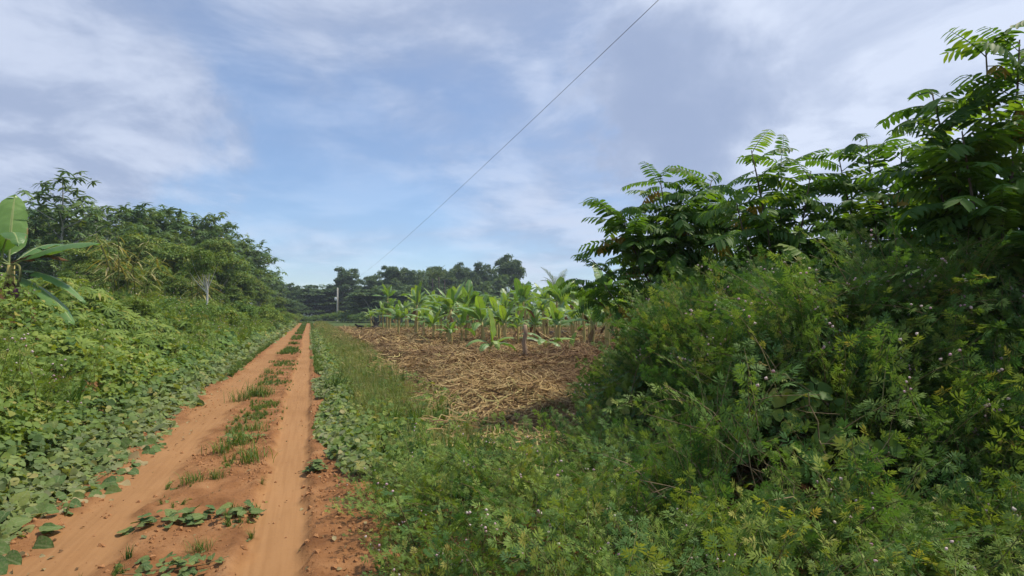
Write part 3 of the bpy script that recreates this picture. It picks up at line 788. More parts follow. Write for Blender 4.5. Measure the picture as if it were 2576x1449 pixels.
# ------------------------------------------------------------------ cut straw over the banana field
def in_field(x, y):
    s, t = st(x, y)
    return (t > 2.75 + 0.5 * (fbm(np.asarray(x) * 0.6, np.asarray(y) * 0.6, 15, 2) - 0.5)) & (y > 6.1 + 0.9 * (vnoise(np.asarray(x) * 1.3, np.asarray(y) * 0, 5) - 0.5))
def straw_mesh(seed, n=15, L=0.42, w=0.0065):
    r = np.random.default_rng(seed); mb = MB()
    for k in range(n):
        l = L * r.uniform(0.35, 1.5); a = 0.55 * r.normal(); p = np.array([0.22 * r.normal(), 0.22 * r.normal(), 0.01 + 0.045 * abs(r.normal())])
        d = np.array([math.cos(a), math.sin(a), 0.10 * r.normal()]); s_ = np.array([-d[1], d[0], 0.5 * r.normal()])
        u = np.linspace(-0.5, 0.5, 4)[:, None]
        c = p + d * l * u + s_ * (0.55 * r.normal()) * l * u ** 2 * 2 - np.array([0, 0, 1]) * (0.35 * l * np.abs(u) ** 2 * r.uniform(0, 1.5))
        V = np.stack([c - s_ * w * r.uniform(0.6, 1.7), c + s_ * w], 1).reshape(-1, 3)
        F = []
        for i in range(3): q = 2 * i; F += [(q, q + 1, q + 3), (q, q + 3, q + 2)]
        mb.add(V, np.array(F), float(r.random() * 0.35))
    return mb.mesh('straw_wisp', M['straw'])
def mulch():
    P, E, S, I, Dk = [], [], [], [], []
    vs_ = [straw_mesh(500 + i) for i in range(8)]
    def zone(n, y0, y1, x0, x1, sz):
        x = rng.uniform(x0, x1, n); y = y0 + (y1 - y0) * rng.random(n) ** 1.2
        k = in_field(x, y); x, y = x[k], y[k]; n = len(x)
        nm = slope_normal(x, y)
        ang = 3.2 * fbm(x * 0.25, y * 0.25, 88, 2) * 2 - 3.2 + 0.5 * rng.normal(size=n)
        f = np.stack([np.cos(ang), np.sin(ang), np.zeros(n)], 1); up = unit(nm + 0.13 * rng.normal(size=(n, 3)))
        f = unit(f - up * np.sum(f * up, 1, keepdims=True))
        P.append(np.stack([x, y, gz(x, y) + 0.01 + 0.05 * rng.random(n)], 1)); E.append(eulers(frames(f, up))); S.append(sz * rng.uniform(0.7, 1.3, n))
        dk = fbm(x * 0.5, y * 0.5, 33, 3)
        I.append(rng.integers(0, 8, n)); Dk.append(np.clip(sstep(0.46, 0.68, dk + 0.08 * rng.normal(size=n)) * 0.9 + 0.5 * np.exp(-(((x - HEAP[0]) / 2.6) ** 2 + ((y - HEAP[1] + 1.5) / 2.6) ** 2)), 0, 0.92))
    zone(16000, 6.0, 14, -6, 3.6, 0.8)
    zone(17000, 14, 28, -11, 6, 1.0)
    zone(16000, 28, 62, -22, 15, 1.5)
    scatter('straw_mulch', np.concatenate(P), np.concatenate(E), np.concatenate(S), np.concatenate(I), vs_, np.concatenate(Dk), label='dry cut straw mulch spread over the banana field', cat='straw')
    n = 5000
    x = rng.uniform(-20, 12, n); y = 8 + 70 * rng.random(n) ** 1.2
    k = in_field(x, y) & (fbm(x * 0.45, y * 0.45, 44, 3) + 0.25 * sstep(28, 60, y) > 0.57); x, y = x[k], y[k]; n = len(x)
    e = np.stack([0.2 * rng.normal(size=n), 0.2 * rng.normal(size=n), rng.uniform(0, 6.28, n)], 1)
    idx = rng.integers(0, 7, n)
    scatter('field_weeds', np.stack([x, y, gz(x, y) + 0.03], 1), e, (0.10 + 0.10 * rng.random(n)) * (1 + 0.025 * y), idx, tufts + trif_f, label='small green weeds sprouting through the straw mulch', cat='weeds')
mulch()

# ------------------------------------------------------------------ mimosa thicket
def edge_x(y): return 0.86 + 0.12 * np.sin(1.7 * y) + np.maximum(0, y - 6.9) * 0.34
def depth(x, y):
    a = x - edge_x(y); b = y - (3.35 + 0.18 * np.sin(2.3 * x) + 0.10 * np.maximum(0, 2.0 - x))
    return np.minimum(a, b)
def thick_h(x, y):
    d = np.maximum(depth(x, y), 0)
    h = (0.30 + (0.95 + 0.075 * (y - 4)) * sstep(0.0, 1.4, d)) + 1.15 * (fbm(x * 1.15, y * 1.15, 61, 3) - 0.48) + sstep(2.2, 4.5, x) * 0.1
    return h * sstep(0, 0.12, d)
def thicket():
    n = 520000
    x = rng.uniform(0.6, 10.5, n); y = 3.2 + 12.5 * rng.random(n) ** 1.3; z = rng.uniform(0.02, 3.2, n)
    h = thick_h(x, y); d = depth(x, y)
    dist = np.minimum(d, h - z)
    e = 0.06
    g3 = vnoise(x * 1.6 + z * 1.1, y * 1.6 - z * 1.3, 81) * 0.6 + vnoise(x * 3.4 - z * 2, y * 3.4 + z * 2.5, 82) * 0.4
    k = (dist > 0) & (rng.random(n) < np.exp(-dist / 0.24) * (0.03 + 1.75 * sstep(0.40, 0.60, g3)))
    x, y, z, dist = x[k], y[k], z[k], dist[k]; n = len(x)
    d0 = depth(x, y)
    gx = (depth(x + e, y) - depth(x - e, y)) / (2 * e); gy = (depth(x, y + e) - depth(x, y - e)) / (2 * e)
    wall = np.stack([-gx, -gy, np.zeros(n)], 1) * np.where(d0 < thick_h(x, y) - z, 1.0, 0.25)[:, None]
    f = unit(wall * 0.8 + np.array([0, 0, 0.75]) + 0.55 * rng.normal(size=(n, 3)))
    up = unit(np.array([0, 0, 1.0]) + wall * 0.7 + 0.3 * rng.normal(size=(n, 3)))
    sc = rng.uniform(0.55, 1.4, n) * np.where(y > 9, 1.25, 1.0)
    idx = np.where((rng.random(n) < 0.12) & (dist < 0.15), rng.integers(5, 7, n), rng.integers(0, 5, n))
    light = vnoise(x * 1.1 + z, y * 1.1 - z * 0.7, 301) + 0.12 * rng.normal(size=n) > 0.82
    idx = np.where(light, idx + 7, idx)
    print('thicket', n)
    P = [np.stack([x, y, z], 1)]; E = [eulers(frames(f, up))]; S = [sc]; I = [idx]
    # the low part in front
    n = 5200
    x = rng.uniform(-1.7, 4.2, n); y = 2.2 + 5.6 * rng.random(n)
    s, t = st(x, y)
    ed = 1.32 + 0.45 * (fbm(s * 0.9, s * 0, 19, 3) - 0.3)
    k = (t > ed) & (depth(x, y) < 0.3) & (y < 5.5 + 0.3 * rng.normal(size=n) + 1.3 * sstep(0.35, 0.95, x)) & (fbm(x * 1.1, y * 1.1, 29, 3) + 0.25 * sstep(0, 1.2, t - ed) > 0.40)
    x, y, t, ed = x[k], y[k], t[k], ed[k]; n = len(x)
    z = gz(x, y) + 0.02 + rng.random(n) * (0.06 + 0.34 * sstep(0, 1.0, t - ed))
    f = unit(np.array([0, -0.15, 0.55]) + 0.75 * rng.normal(size=(n, 3)) * np.array([1, 1, 0.35])); up = unit(np.array([0, -0.15, 1.0]) + 0.3 * rng.normal(size=(n, 3)))
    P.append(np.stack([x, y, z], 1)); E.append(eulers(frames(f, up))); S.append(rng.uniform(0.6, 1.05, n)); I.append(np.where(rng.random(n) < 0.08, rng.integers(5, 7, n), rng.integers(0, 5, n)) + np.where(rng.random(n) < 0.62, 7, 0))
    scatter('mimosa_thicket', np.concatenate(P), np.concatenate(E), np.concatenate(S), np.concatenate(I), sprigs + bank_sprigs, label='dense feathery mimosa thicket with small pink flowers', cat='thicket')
    # broad leaves of a creeper woven through it
    n = 60000
    x = rng.uniform(0.8, 9, n); y = 3.3 + 8 * rng.random(n); z = rng.uniform(0.1, 3.0, n)
    dist = np.minimum(depth(x, y), thick_h(x, y) - z)
    g3 = fbm(x * 0.8 + z * 0.9, y * 0.8 - z * 0.7, 85, 2)
    k = (dist > 0) & (dist < 0.2) & (g3 + 0.05 * rng.normal(size=n) > 0.55); x, y, z = x[k][:5200], y[k][:5200], z[k][:5200]; n = len(x)
    up = unit(np.array([-0.4, -0.5, 0.8]) + 0.4 * rng.normal(size=(n, 3))); f = rdir(n); f[:, 2] -= 0.4; f = unit(f - up * np.sum(f * up, 1, keepdims=True))
    scatter('thicket_creeper', np.stack([x, y, z], 1), eulers(frames(f, up)), rng.uniform(0.05, 0.12, n), rng.integers(0, 11, n), trif_n + trif_b + palm_b, label='rounded creeper leaves woven through the mimosa thicket', cat='creepers')
thicket()
def thicket_stems():
    mb = MB(); r = np.random.default_rng(404)
    for k in range(330):
        x, y = r.uniform(0.9, 8.5), r.uniform(3.4, 9.0)
        d = float(depth(np.array(x), np.array(y)))
        if d < 0.05 or d > 0.9: continue
        h = float(thick_h(np.array(x), np.array(y))) + r.uniform(-0.3, 0.45)
        a = r.uniform(0, 6.28); lean = r.uniform(0.1, 0.7)
        tip = np.array([x - 0.35 + lean * math.cos(a), y - 0.35 + lean * math.sin(a), max(h, 0.3)])
        c = bez((x, y, 0), (x + 0.1 * r.normal(), y + 0.1 * r.normal(), h * 0.7), tip, 9)
        c[1:-1] += 0.015 * r.normal(size=(7, 3))
        mb.add(*tube(c, np.linspace(0.008, 0.0022, 9) * r.uniform(0.6, 1.3), 4, False), 0.3)
        for q in range(3):
            p = c[3 + q * 2]; mb.add(*tube(bez(p, p + 0.12 * r.normal(size=3), p + np.array([0.25, 0.25, 0.2]) * r.normal(size=3), 4), [0.003, 0.0025, 0.002, 0.001], 3, False), 0.3)
    link('thicket_stems', mb.mesh('thicket_stems', M['twig']), kind='stuff', label='bare brown stems and twigs inside the mimosa thicket', cat='twigs')
M['twig'] = plainmat('dry_twig', (0.16, 0.11, 0.07), (0.34, 0.27, 0.16), 9, 0.85)
thicket_stems()

# shoots that stand clear of the thicket, each with its own stem, leaves and flowers
def mimosa_shoot(base, tip, label, seed, bow=0.25):
    r = np.random.default_rng(seed)
    base = np.asarray(base, float); tip = np.asarray(tip, float)
    root = link('mimosa_shoot', None, None, base, label, 'shoot', 'mimosa shoots standing clear of the thicket')
    L = np.linalg.norm(tip - base)
    c = bez((0, 0, 0), (tip - base) * 0.5 + np.array([0, 0, bow * L]), tip - base, 12)
    link('stem', MB().add(*tube(c, np.linspace(0.0055, 0.0018, 12), 5), 0.3).mesh('shoot_stem', M['redstem']), root)
    n = int(L / 0.055); mb = MB()
    T = shoot_leaf
    for k in range(n):
        f = 0.15 + 0.8 * k / n
        p = np.array([np.interp(f, np.linspace(0, 1, 12), c[:, j]) for j in range(3)])
        a = k * 2.4 + r.normal() * 0.3
        d = np.array([math.cos(a), math.sin(a), r.uniform(-0.1, 0.4)])
        mb.inst(T, p[None], frames(d[None], np.array([[0, 0, 1.0]])), [r.uniform(0.8, 1.25)], float(r.random()))
    link('foliage', mb.mesh('shoot_leaves', M['mimosa']), root)
    for q in range(int(2 + 3 * r.random())):
        f = 0.72 + 0.27 * r.random()
        p = np.array([np.interp(f, np.linspace(0, 1, 12), c[:, j]) for j in range(3)]) + np.array([0.015 * r.normal(), 0.015 * r.normal(), 0.02])
        b = blobT(seed * 7 + q)
        link('flower', MB().add(b[0] * 0.011, b[1], float(r.random())).mesh('shoot_flower', M['flower'], True), root, p)
def _shoot_leaf():
    V, F = [], []
    l = 0.09
    for q in range(6):
        y = l * (0.3 + 0.7 * q / 5)
        for sd in (-1, 1):
            pl = l * 0.5 * (1 - 0.3 * abs(q / 5 - 0.35)); w = l * 0.08
            d = unit(np.array([sd, 0.6, -0.15])); s_ = np.array([-d[1] * sd, d[0] * sd, 0]); b = np.array([0, y, 0.0]); n0 = len(V)
            V += [b, b + d * pl * 0.5 + s_ * w, b + d * pl, b + d * pl * 0.5 - s_ * w]; F += [(n0, n0 + 1, n0 + 2), (n0, n0 + 2, n0 + 3)]
    n0 = len(V); V += [np.array([-0.0012, 0, 0]), np.array([0.0012, 0, 0]), np.array([0, l, 0])]; F += [(n0, n0 + 1, n0 + 2)]
    return np.array(V), np.array(F)
shoot_leaf = _shoot_leaf()
SHOOTS = [  # tip (u, v), base (u, v), distance, where
    (2215, 1135, 2330, 1330, 3.9, 'slanting out of the dark hollow low in the thicket'),
    (2125, 1235, 2210, 1400, 3.7, 'leaning over the bottom of the thicket wall'),
    (2065, 1010, 2180, 1240, 4.4, 'long bowed, in the middle of the thicket wall'),
    (2440, 1080, 2560, 1300, 4.0, 'tall straight, near the frame edge of the thicket'),
    (1890, 1120, 1960, 1330, 4.6, 'thin upright, on the darker face of the thicket'),
    (1670, 1230, 1740, 1400, 4.2, 'short, where the low mimosa meets the thicket wall'),
    (1500, 1245, 1560, 1440, 3.9, 'leaning, beside the dark gap under the thicket'),
    (1222, 1290, 1240, 1430, 3.8, 'upright pink-tipped, among low mimosa near the corn seedlings'),
    (970, 1225, 1050, 1400, 3.9, 'spindly, reaching toward the orange track'),
    (1100, 1400, 1110, 1500, 3.4, 'with the pinkest flower head, at the bottom of the picture'),
    (1350, 1290, 1420, 1445, 3.8, 'long bare-stemmed, in the low mimosa patch'),
    (1590, 760, 1640, 900, 7.6, 'wispy, on the crest of the thicket beside the banana field'),
    (1665, 715, 1690, 830, 7.4, 'bare twiggy, against the sky under the dark tree'),
    (2020, 905, 2060, 1060, 5.0, 'arched, high on the thicket wall'),
]
for i, (u0, v0, u1, v1, Y, w) in enumerate(SHOOTS):
    mimosa_shoot(at(u1, v1, Y + 0.12), at(u0, v0, Y - 0.1), 'mimosa shoot ' + w, 40 + i)

# ------------------------------------------------------------------ winged-leaf shrubs (large feathered leaves) over the thicket
def feather_leaf(seed, L=0.72, npair=11, arch=0.35, lw=0.048, ll=0.15, droop=0.35, e0=0.0):
    r = np.random.default_rng(seed); mb = MB()
    u = np.linspace(0, 1, 9)
    ang = e0 - arch * 2 * u
    y = np.concatenate([[0], np.cumsum(np.cos(ang[:-1]) * L / 8)]); z = np.concatenate([[0], np.cumsum(np.sin(ang[:-1]) * L / 8)])
    c = np.stack([0.03 * L * r.normal() * u ** 2, y, z], 1)
    mb.add(*tube(c, np.linspace(0.006, 0.002, 9), 4, False), 0.2)
    base = strip_leaf(1.0, 1.0, 3, 0.10, 0.10, lambda q: np.interp(q, [0, 0.33, 0.67, 1], [0.35, 0.95, 1.0, 0.25]))
    for k in range(npair):
        f = 0.13 + 0.85 * k / (npair - 1)
        p = np.array([np.interp(f, u, c[:, j]) for j in range(3)]); a = np.interp(f, u, ang)
        sz = ll * (0.62 + 0.5 * math.sin(math.pi * (0.15 + 0.75 * f))) 
        for sd in (-1, 1):
            V = base[0] * np.array([lw * sz / ll, sz, sz])
            Rm = rotx(a) @ rotz(-sd * (1.28 - 0.45 * f + 0.08 * r.normal())) @ rotx(-droop * r.uniform(0.5, 1.4)) @ roty(0.2 * r.normal())
            mb.add(V @ Rm.T + p, base[1], float(0.12 * r.random()))
    return mb.mesh('feathered_leaf', M['senna'])
FL = [feather_leaf(0, 0.74, 12, 0.30, e0=0.15), feather_leaf(1, 0.66, 11, 0.5, e0=0.3), feather_leaf(2, 0.8, 12, 0.22, e0=0.05), feather_leaf(3, 0.6, 10, 0.65, droop=0.6, e0=0.2), feather_leaf(4, 0.5, 9, 0.05, droop=0.15, e0=0.1)]
FLY = feather_leaf(9, 0.6, 9, 0.8, droop=0.8, e0=-0.1); FLY.materials[0] = leafmat('yellowed_leaf', [(0.0, (0.32, 0.26, 0.05)), (1.0, (0.40, 0.24, 0.05))], 0.4, (1.2, 1.1, 0.5))
def feather_shrub(base, stems, label, seed, leaf_scale=1.0, dens=1.0, low=0.35):
    """stems: list of tip points; leaves sit in a spiral on the upper part of each stem"""
    r = np.random.default_rng(seed); base = np.asarray(base, float)
    root = link('feather_leaved_tree', None, None, base, label, 'tree', 'feather-leaved trees over the thicket')
    tm = MB(); first = None
    for si, (tip, nl) in enumerate(stems):
        tip = np.asarray(tip, float) - base
        if si == 0:
            c = bez((0, 0, 0), tip * np.array([0.25, 0.25, 0.55]), tip, 12); first = c; r0 = 0.045
        else:
            k = int(np.clip(np.searchsorted(first[:, 2], tip[2] * 0.45), 2, 8)); st0 = first[k]
            c = bez(st0, st0 + (tip - st0) * np.array([0.6, 0.6, 0.35]), tip, 12); r0 = 0.026
        tm.add(*tube(c, np.linspace(r0, 0.006, 12), 6), 0.4)
        nl = int(nl * dens * 1.9)
        for k in range(nl):
            f = low + (1 - low) * (k + r.random()) / nl
            p = np.array([np.interp(f, np.linspace(0, 1, 12), c[:, j]) for j in range(3)])
            a = k * 2.4 + si + 0.35 * r.normal()
            top = f > 0.93
            el = (0.3 if top else 0.28 - 0.35 * (1 - f)) + 0.32 * r.normal()
            el = min(el, 0.5)
            d = np.array([math.cos(a) * math.cos(el), math.sin(a) * math.cos(el), math.sin(el)])
            me = FL[int(r.integers(0, 4))]
            if r.random() < 0.025: me = FLY
            o = link('leaf', me, root)
            if me is FLY: o['label'] = 'yellowed drooping leaf'
            Rm = frames(d[None], np.array([[0.3 * r.normal(), 0.3 * r.normal(), 1.0]]))[0]
            s_ = leaf_scale * r.uniform(0.8, 1.3) * (0.85 if top else 1.0)
            o.matrix_local = Matrix.Translation(Vector(p)) @ Matrix(Rm.tolist()).to_4x4() @ Matrix.Scale(s_, 4)
    link('trunk', tm.mesh('shrub_stems', M['darkbark']), root)
def g0(u, Y): p = at(u, 790, Y); return np.array([p[0], p[1], float(gz(p[0], p[1])) - 0.05])
feather_shrub(g0(1720, 9.0), [(at(1660, 448, 9.0), 24), (at(1560, 530, 8.6), 18), (at(1790, 452, 9.4), 20), (at(1730, 500, 8.8), 16), (at(1590, 580, 8.8), 13), (at(1850, 520, 9.0), 16), (at(1700, 560, 8.4), 14)],
              'dark feather-leaved tree with a bare trunk beside the banana field', 1, 0.95, 1.0, 0.56)
feather_shrub(g0(1790, 8.6), [(at(1490, 655, 8.3), 15), (at(1520, 715, 8.0), 9), (at(1450, 700, 8.5), 9)],
              'low spreading feather-leaved branch reaching out over the banana plants', 2, 0.62, 1.0, 0.66)
feather_shrub(g0(1990, 7.4), [(at(1890, 378, 7.4), 18), (at(1965, 400, 7.8), 18), (at(2040, 430, 7.2), 16), (at(1850, 500, 7.2), 13), (at(1930, 560, 7.0), 12)],
              'bright green feather-leaved tree with thin twin stems, centre of the thicket skyline', 3, 0.9, 1.0, 0.28)
feather_shrub(g0(2230, 7.2), [(at(2180, 350, 7.2), 18), (at(2110, 395, 7.4), 17), (at(2270, 370, 7.0), 17), (at(2330, 400, 7.1), 14), (at(2200, 520, 6.8), 14), (at(2330, 500, 7.2), 13)],
              'leafy feather-leaved tree between the twin-stemmed tree and the tallest one', 4, 0.88, 1.0, 0.25)
feather_shrub(g0(2520, 5.2), [(at(2480, 128, 5.2), 24), (at(2565, 100, 5.0), 20), (at(2345, 235, 5.2), 17), (at(2420, 330, 4.9), 15), (at(2600, 320, 5.2), 14), (at(2350, 430, 5.3), 14), (at(2520, 470, 4.8), 14)],
              'tallest feather-leaved tree with a dark crooked trunk at the frame edge', 5, 0.84, 1.0, 0.28)
feather_shrub(g0(2060, 10.5), [(at(1990, 520, 10.5), 18), (at(2120, 540, 10.8), 18), (at(2040, 610, 10.0), 16), (at(1900, 620, 10.2), 16)],
              'sunlit feather-leaved tree standing behind the twin-stemmed tree', 6, 0.95, 1.0, 0.25)
feather_shrub(g0(2400, 9.0), [(at(2300, 520, 9.0), 18), (at(2420, 560, 9.4), 18), (at(2520, 600, 8.6), 16), (at(2480, 680, 8.6), 16), (at(2250, 640, 9), 16)],
              'yellow-green feather-leaved tree seen through the tallest one', 7, 0.92, 1.0, 0.2)
feather_shrub(g0(1860, 11.5), [(at(1800, 620, 11.5), 16), (at(1900, 640, 11.0), 16), (at(1790, 690, 11.3), 13)],
              'small feather-leaved tree behind the dark bare-trunked one', 8, 0.9, 1.0, 0.2)

# climbing tangle that fills the trees from the thicket up
def tangle():
    n = 160000
    x = rng.uniform(2.4, 9.5, n); y = 4.6 + 7.5 * rng.random(n); z = rng.uniform(1.4, 3.0, n)
    u = CU + x / y * FPX
    top = 1.75 + (790 - np.interp(u, [1640, 1720, 1850, 2100, 2350, 2576, 2800], [830, 800, 770, 745, 730, 700, 700])) / FPX * y
    top = top + 0.5 * (fbm(x * 0.9, y * 0.9, 57, 3) - 0.5)
    g3 = vnoise(x * 1.5 + z * 1.1, y * 1.5 - z * 1.3, 181) * 0.6 + vnoise(x * 3.1 - z * 2, y * 3.1 + z * 2.5, 182) * 0.4
    k = (z < top) & (z > thick_h(x, y) - 0.2) & (g3 > 0.5) & (rng.random(n) < 0.16)
    x, y, z = x[k], y[k], z[k]; n = len(x); print('tangle', n)
    f = unit(np.array([-0.2, -0.2, 0.5]) + 0.8 * rng.normal(size=(n, 3))); up = unit(np.array([0, 0, 1.0]) + 0.4 * rng.normal(size=(n, 3)))
    scatter('climbing_tangle', np.stack([x, y, z], 1), eulers(frames(f, up)), rng.uniform(0.9, 1.4, n), rng.integers(0, 7, n), sprigs, label='feathery climbing mimosa tangle between the tree stems', cat='climbers')
tangle()

# ------------------------------------------------------------------ bananas
def banana_leaf(seed, L=1.5, W=0.45, e0=60, bendd=90, torn=0.0, pet=0.16, mat='banana', sag=0.12, twist=0.0):
    """arching blade in the Y-Z plane, stalk at the origin"""
    r = np.random.default_rng(seed); mb = MB(); n = 17
    u = np.linspace(0, 1, n)
    ang = R(e0) - R(bendd) * np.clip((u - 0.08) / 0.92, 0, 1) ** 1.25
    y = np.concatenate([[0], np.cumsum(np.cos(ang[:-1])) * L / (n - 1)]); z = np.concatenate([[0], np.cumsum(np.sin(ang[:-1])) * L / (n - 1)])
    c = np.stack([0.04 * L * r.normal() * u ** 2, y, z], 1)
    nrm = np.stack([np.zeros(n), -np.sin(ang), np.cos(ang)], 1)
    mb.add(*tube(c - nrm * 0.008, np.linspace(0.024, 0.005, n) * (W / 0.45) ** 0.5, 5, False), 0.5, 0, np.zeros(n * 5))
    b = np.clip((u - pet) / (1 - pet), 0, 1)
    w = W / 2 * np.clip(b / 0.16, 0, 1) ** 0.6 * np.clip(1 - b ** 4.5, 0, 1) ** 0.7
    for sd in (-1, 1):
        tw = twist * sd
        cuts = [0] + [i for i in range(3, n - 1) if r.random() < torn] + [n - 1]
        for a, e in zip(cuts[:-1], cuts[1:]):
            if e - a < 1: continue
            k = np.arange(a, e + 1); lean = 0.0 if len(cuts) == 2 else 0.35 * r.random()
            shrink = np.ones(len(k));
            if len(cuts) > 2: shrink[-1] = 0.86; shrink[0] = 0.93
            V, md = [], []
            for j, q in enumerate((0.0, 0.5, 1.0)):
                wave = 0.03 * W * np.sin(u[k] * 24 + r.uniform(0, 6)) * q
                off = -(sag + lean) * w[k] * q ** 1.6 * 1.6 + 0.16 * w[k] * q + wave
                fw = 0.12 * w[k] * q
                V.append(c[k] + np.array([sd, 0, 0]) * (w[k] * q * shrink ** (1 if q else 0) * math.cos(tw * q))[:, None] + nrm[k] * off[:, None] + np.stack([0 * k, np.cos(ang[k]), np.sin(ang[k])], 1) * fw[:, None])
                md.append(np.full(len(k), q))
            m_ = len(k); V = np.concatenate(V); F = []
            for j in range(2):
                for i in range(m_ - 1):
                    p = j * m_ + i; f4 = (p, p + 1, p + m_ + 1), (p, p + m_ + 1, p + m_)
                    F += list(f4)
            mb.add(V, np.array(F), 0.5, 0, np.concatenate(md))
    return mb.mesh('banana_leaf', M[mat])
BL = {'up': [banana_leaf(1, 1.4, 0.40, 82, 26, 0.05, 0.14), banana_leaf(2, 1.5, 0.37, 74, 55, 0.15, 0.14)],
      'young': [banana_leaf(11, 1.25, 0.46, 86, 12, 0, 0.12, 'banana_young', -0.15), banana_leaf(12, 1.2, 0.42, 80, 25, 0, 0.12, 'banana_young', -0.1)],
      'arch': [banana_leaf(3, 1.65, 0.38, 58, 85, 0.15), banana_leaf(4, 1.6, 0.35, 48, 80, 0.3), banana_leaf(5, 1.75, 0.40, 62, 110, 0.2), banana_leaf(6, 1.55, 0.37, 35, 60, 0.12)],
      'droop': [banana_leaf(7, 1.45, 0.42, 35, 100, 0.3), banana_leaf(8, 1.4, 0.40, 20, 85, 0.15), banana_leaf(9, 1.3, 0.38, 45, 130, 0.35)],
      'dry': [banana_leaf(10, 1.1, 0.28, -30, 60, 0.4, mat='banana_dry', sag=0.5)],
      'roll': None}
_rc = bez((0, 0, 0), (0.02, 0, 0.5), (0.05, 0.03, 1.0), 7)
BL['roll'] = [MB().add(*tube(_rc, [0.02, 0.028, 0.032, 0.034, 0.03, 0.02, 0.004], 6), 0.5).mesh('rolled_leaf', M['banana_young'])]
def stem_mesh(seed, h, r0):
    r = np.random.default_rng(seed)
    c = bez((0, 0, -0.05), (0.03 * r.normal(), 0.03 * r.normal(), h * 0.5), (0.06 * r.normal(), 0.06 * r.normal(), h), 8)
    return MB().add(*tube(c, r0 * np.array([1.2, 1.02, 0.95, 0.9, 0.82, 0.74, 0.64, 0.5]), 9), 0.5).mesh('pseudostem', M['bananastem']), c[-1]
def banana_plant(loc, spec, h, r0, label, seed, scale=1.0, group='banana plants in the mulched field', sucker=0, rz=0.0):
    """spec: list of (kind, variant, azimuth degrees, scale)"""
    root = link('banana_plant', None, None, loc, label, 'banana plant', group)
    root.rotation_euler[2] = rz; root.scale = (scale,) * 3
    me, top = stem_mesh(seed, h, r0)
    link('pseudostem', me, root)
    r = np.random.default_rng(seed)
    for kind, v, az, sc in spec:
        o = link({'dry': 'dry_leaf', 'roll': 'rolled_leaf'}.get(kind, 'leaf'), BL[kind][v % len(BL[kind])], root, top - np.array([0, 0, 0.12 * r.random()]))
        if kind == 'dry': o.location[2] -= 0.15
        o.rotation_euler = (0.10 * r.normal(), 0.10 * r.normal(), R(az) - math.pi / 2); o.scale = (sc,) * 3
        if kind == 'dry': o['label'] = 'dry brown hanging leaf'
        if kind == 'roll': o['label'] = 'pale leaf still rolled into a spike'
    for q in range(sucker):
        a = r.uniform(0, 6.28); m2, t2 = stem_mesh(seed + 50 + q, h * r.uniform(0.55, 0.95), r0 * 0.8)
        link('pseudostem', m2, root, (0.32 * math.cos(a), 0.32 * math.sin(a), 0))
        for j in range(3):
            o = link('leaf', BL['arch'][int(r.integers(0, 4))], root, (0.32 * math.cos(a) + t2[0], 0.32 * math.sin(a) + t2[1], t2[2]))
            o.rotation_euler = (0, 0, r.uniform(0, 6.28)); o.scale = (0.7,) * 3
    return root
def ground_at(u, v): p = hit(u, v); return (p[0], p[1], float(gz(p[0], p[1])) + 0.07)
def std_spec(r, k=0):
    s = []
    a0 = r.uniform(0, 360)
    if r.random() < 0.45: s.append(('roll', 0, 0, r.uniform(0.6, 1.0)))
    s.append(('young' if r.random() < 0.4 else 'up', int(r.integers(0, 2)), a0, r.uniform(0.85, 1.1)))
    s.append(('up', int(r.integers(0, 2)), a0 + 150, r.uniform(0.8, 1.05)))
    if r.random() < 0.25: s.append(('young', int(r.integers(0, 2)), a0 + 260, r.uniform(0.7, 1.0)))
    for q in range(int(r.integers(3, 5))): s.append(('arch', int(r.integers(0, 4)), a0 + 75 * q + 25 * r.normal() + 40, r.uniform(0.8, 1.1)))
    for q in range(int(r.integers(1, 4))): s.append(('droop', int(r.integers(0, 3)), a0 + 115 * q + 30 * r.normal(), r.uniform(0.75, 1.0)))
    if r.random() < 0.4: s.append(('dry', 0, r.uniform(0, 360), 0.8))
    return s
NAMED = [  # base u, base v, top v, label, extra stems
    (973, 835, 717, 'tall banana clump of several stems nearest the black dog', 3),
    (1048, 847, 726, 'tall banana plant with pale rolled leaf spike, second from the dog', 0),
    (1108, 859, 748, 'banana plant with bright smooth stem and broad upright leaf', 0),
    (1161, 869, 778, 'slim short banana plant on the near row of the mulched field', 0),
    (1189, 853, 741, 'banana plant with an upright glossy leaf behind the slim short one', 0),
    (1248, 869, 768, 'banana plant with a bright curled leaf right behind the front seedling', 0),
    (1372, 850, 722, 'tall banana plant with pale stem straight behind the wooden post', 0),
    (1442, 857, 757, 'banana plant with glowing upright leaf near the thicket', 0),
    (1298, 847, 800, 'small banana plant close behind the wooden post', 0),
    (1025, 827, 783, 'short banana plant half hidden behind the tall clump', 0),
    (1085, 838, 812, 'tiny banana plant low in the mulch beside the bright-stemmed one', 0),
]
for i, (u, v, vt, lab, suc) in enumerate(NAMED):
    r = np.random.default_rng(700 + i); g = ground_at(u, v)
    H = at(u, vt, g[1])[2] - g[2]
    sp = std_spec(r)
    if 'tiny' in lab or 'small' in lab: sp = sp[:5]
    if 'spike' in lab: sp = [('roll', 0, 0, 1.0)] + [q for q in sp if q[0] != 'roll']
    hs = max(H - 1.3, 0.48 * H); k = max(min(H / 2.05, 1.35), 0.55)
    banana_plant(g, [(a, b, c, d * k) for a, b, c, d in sp], hs, 0.085 * (0.6 + 0.4 * k), lab, 700 + i, 1.0, sucker=suc)
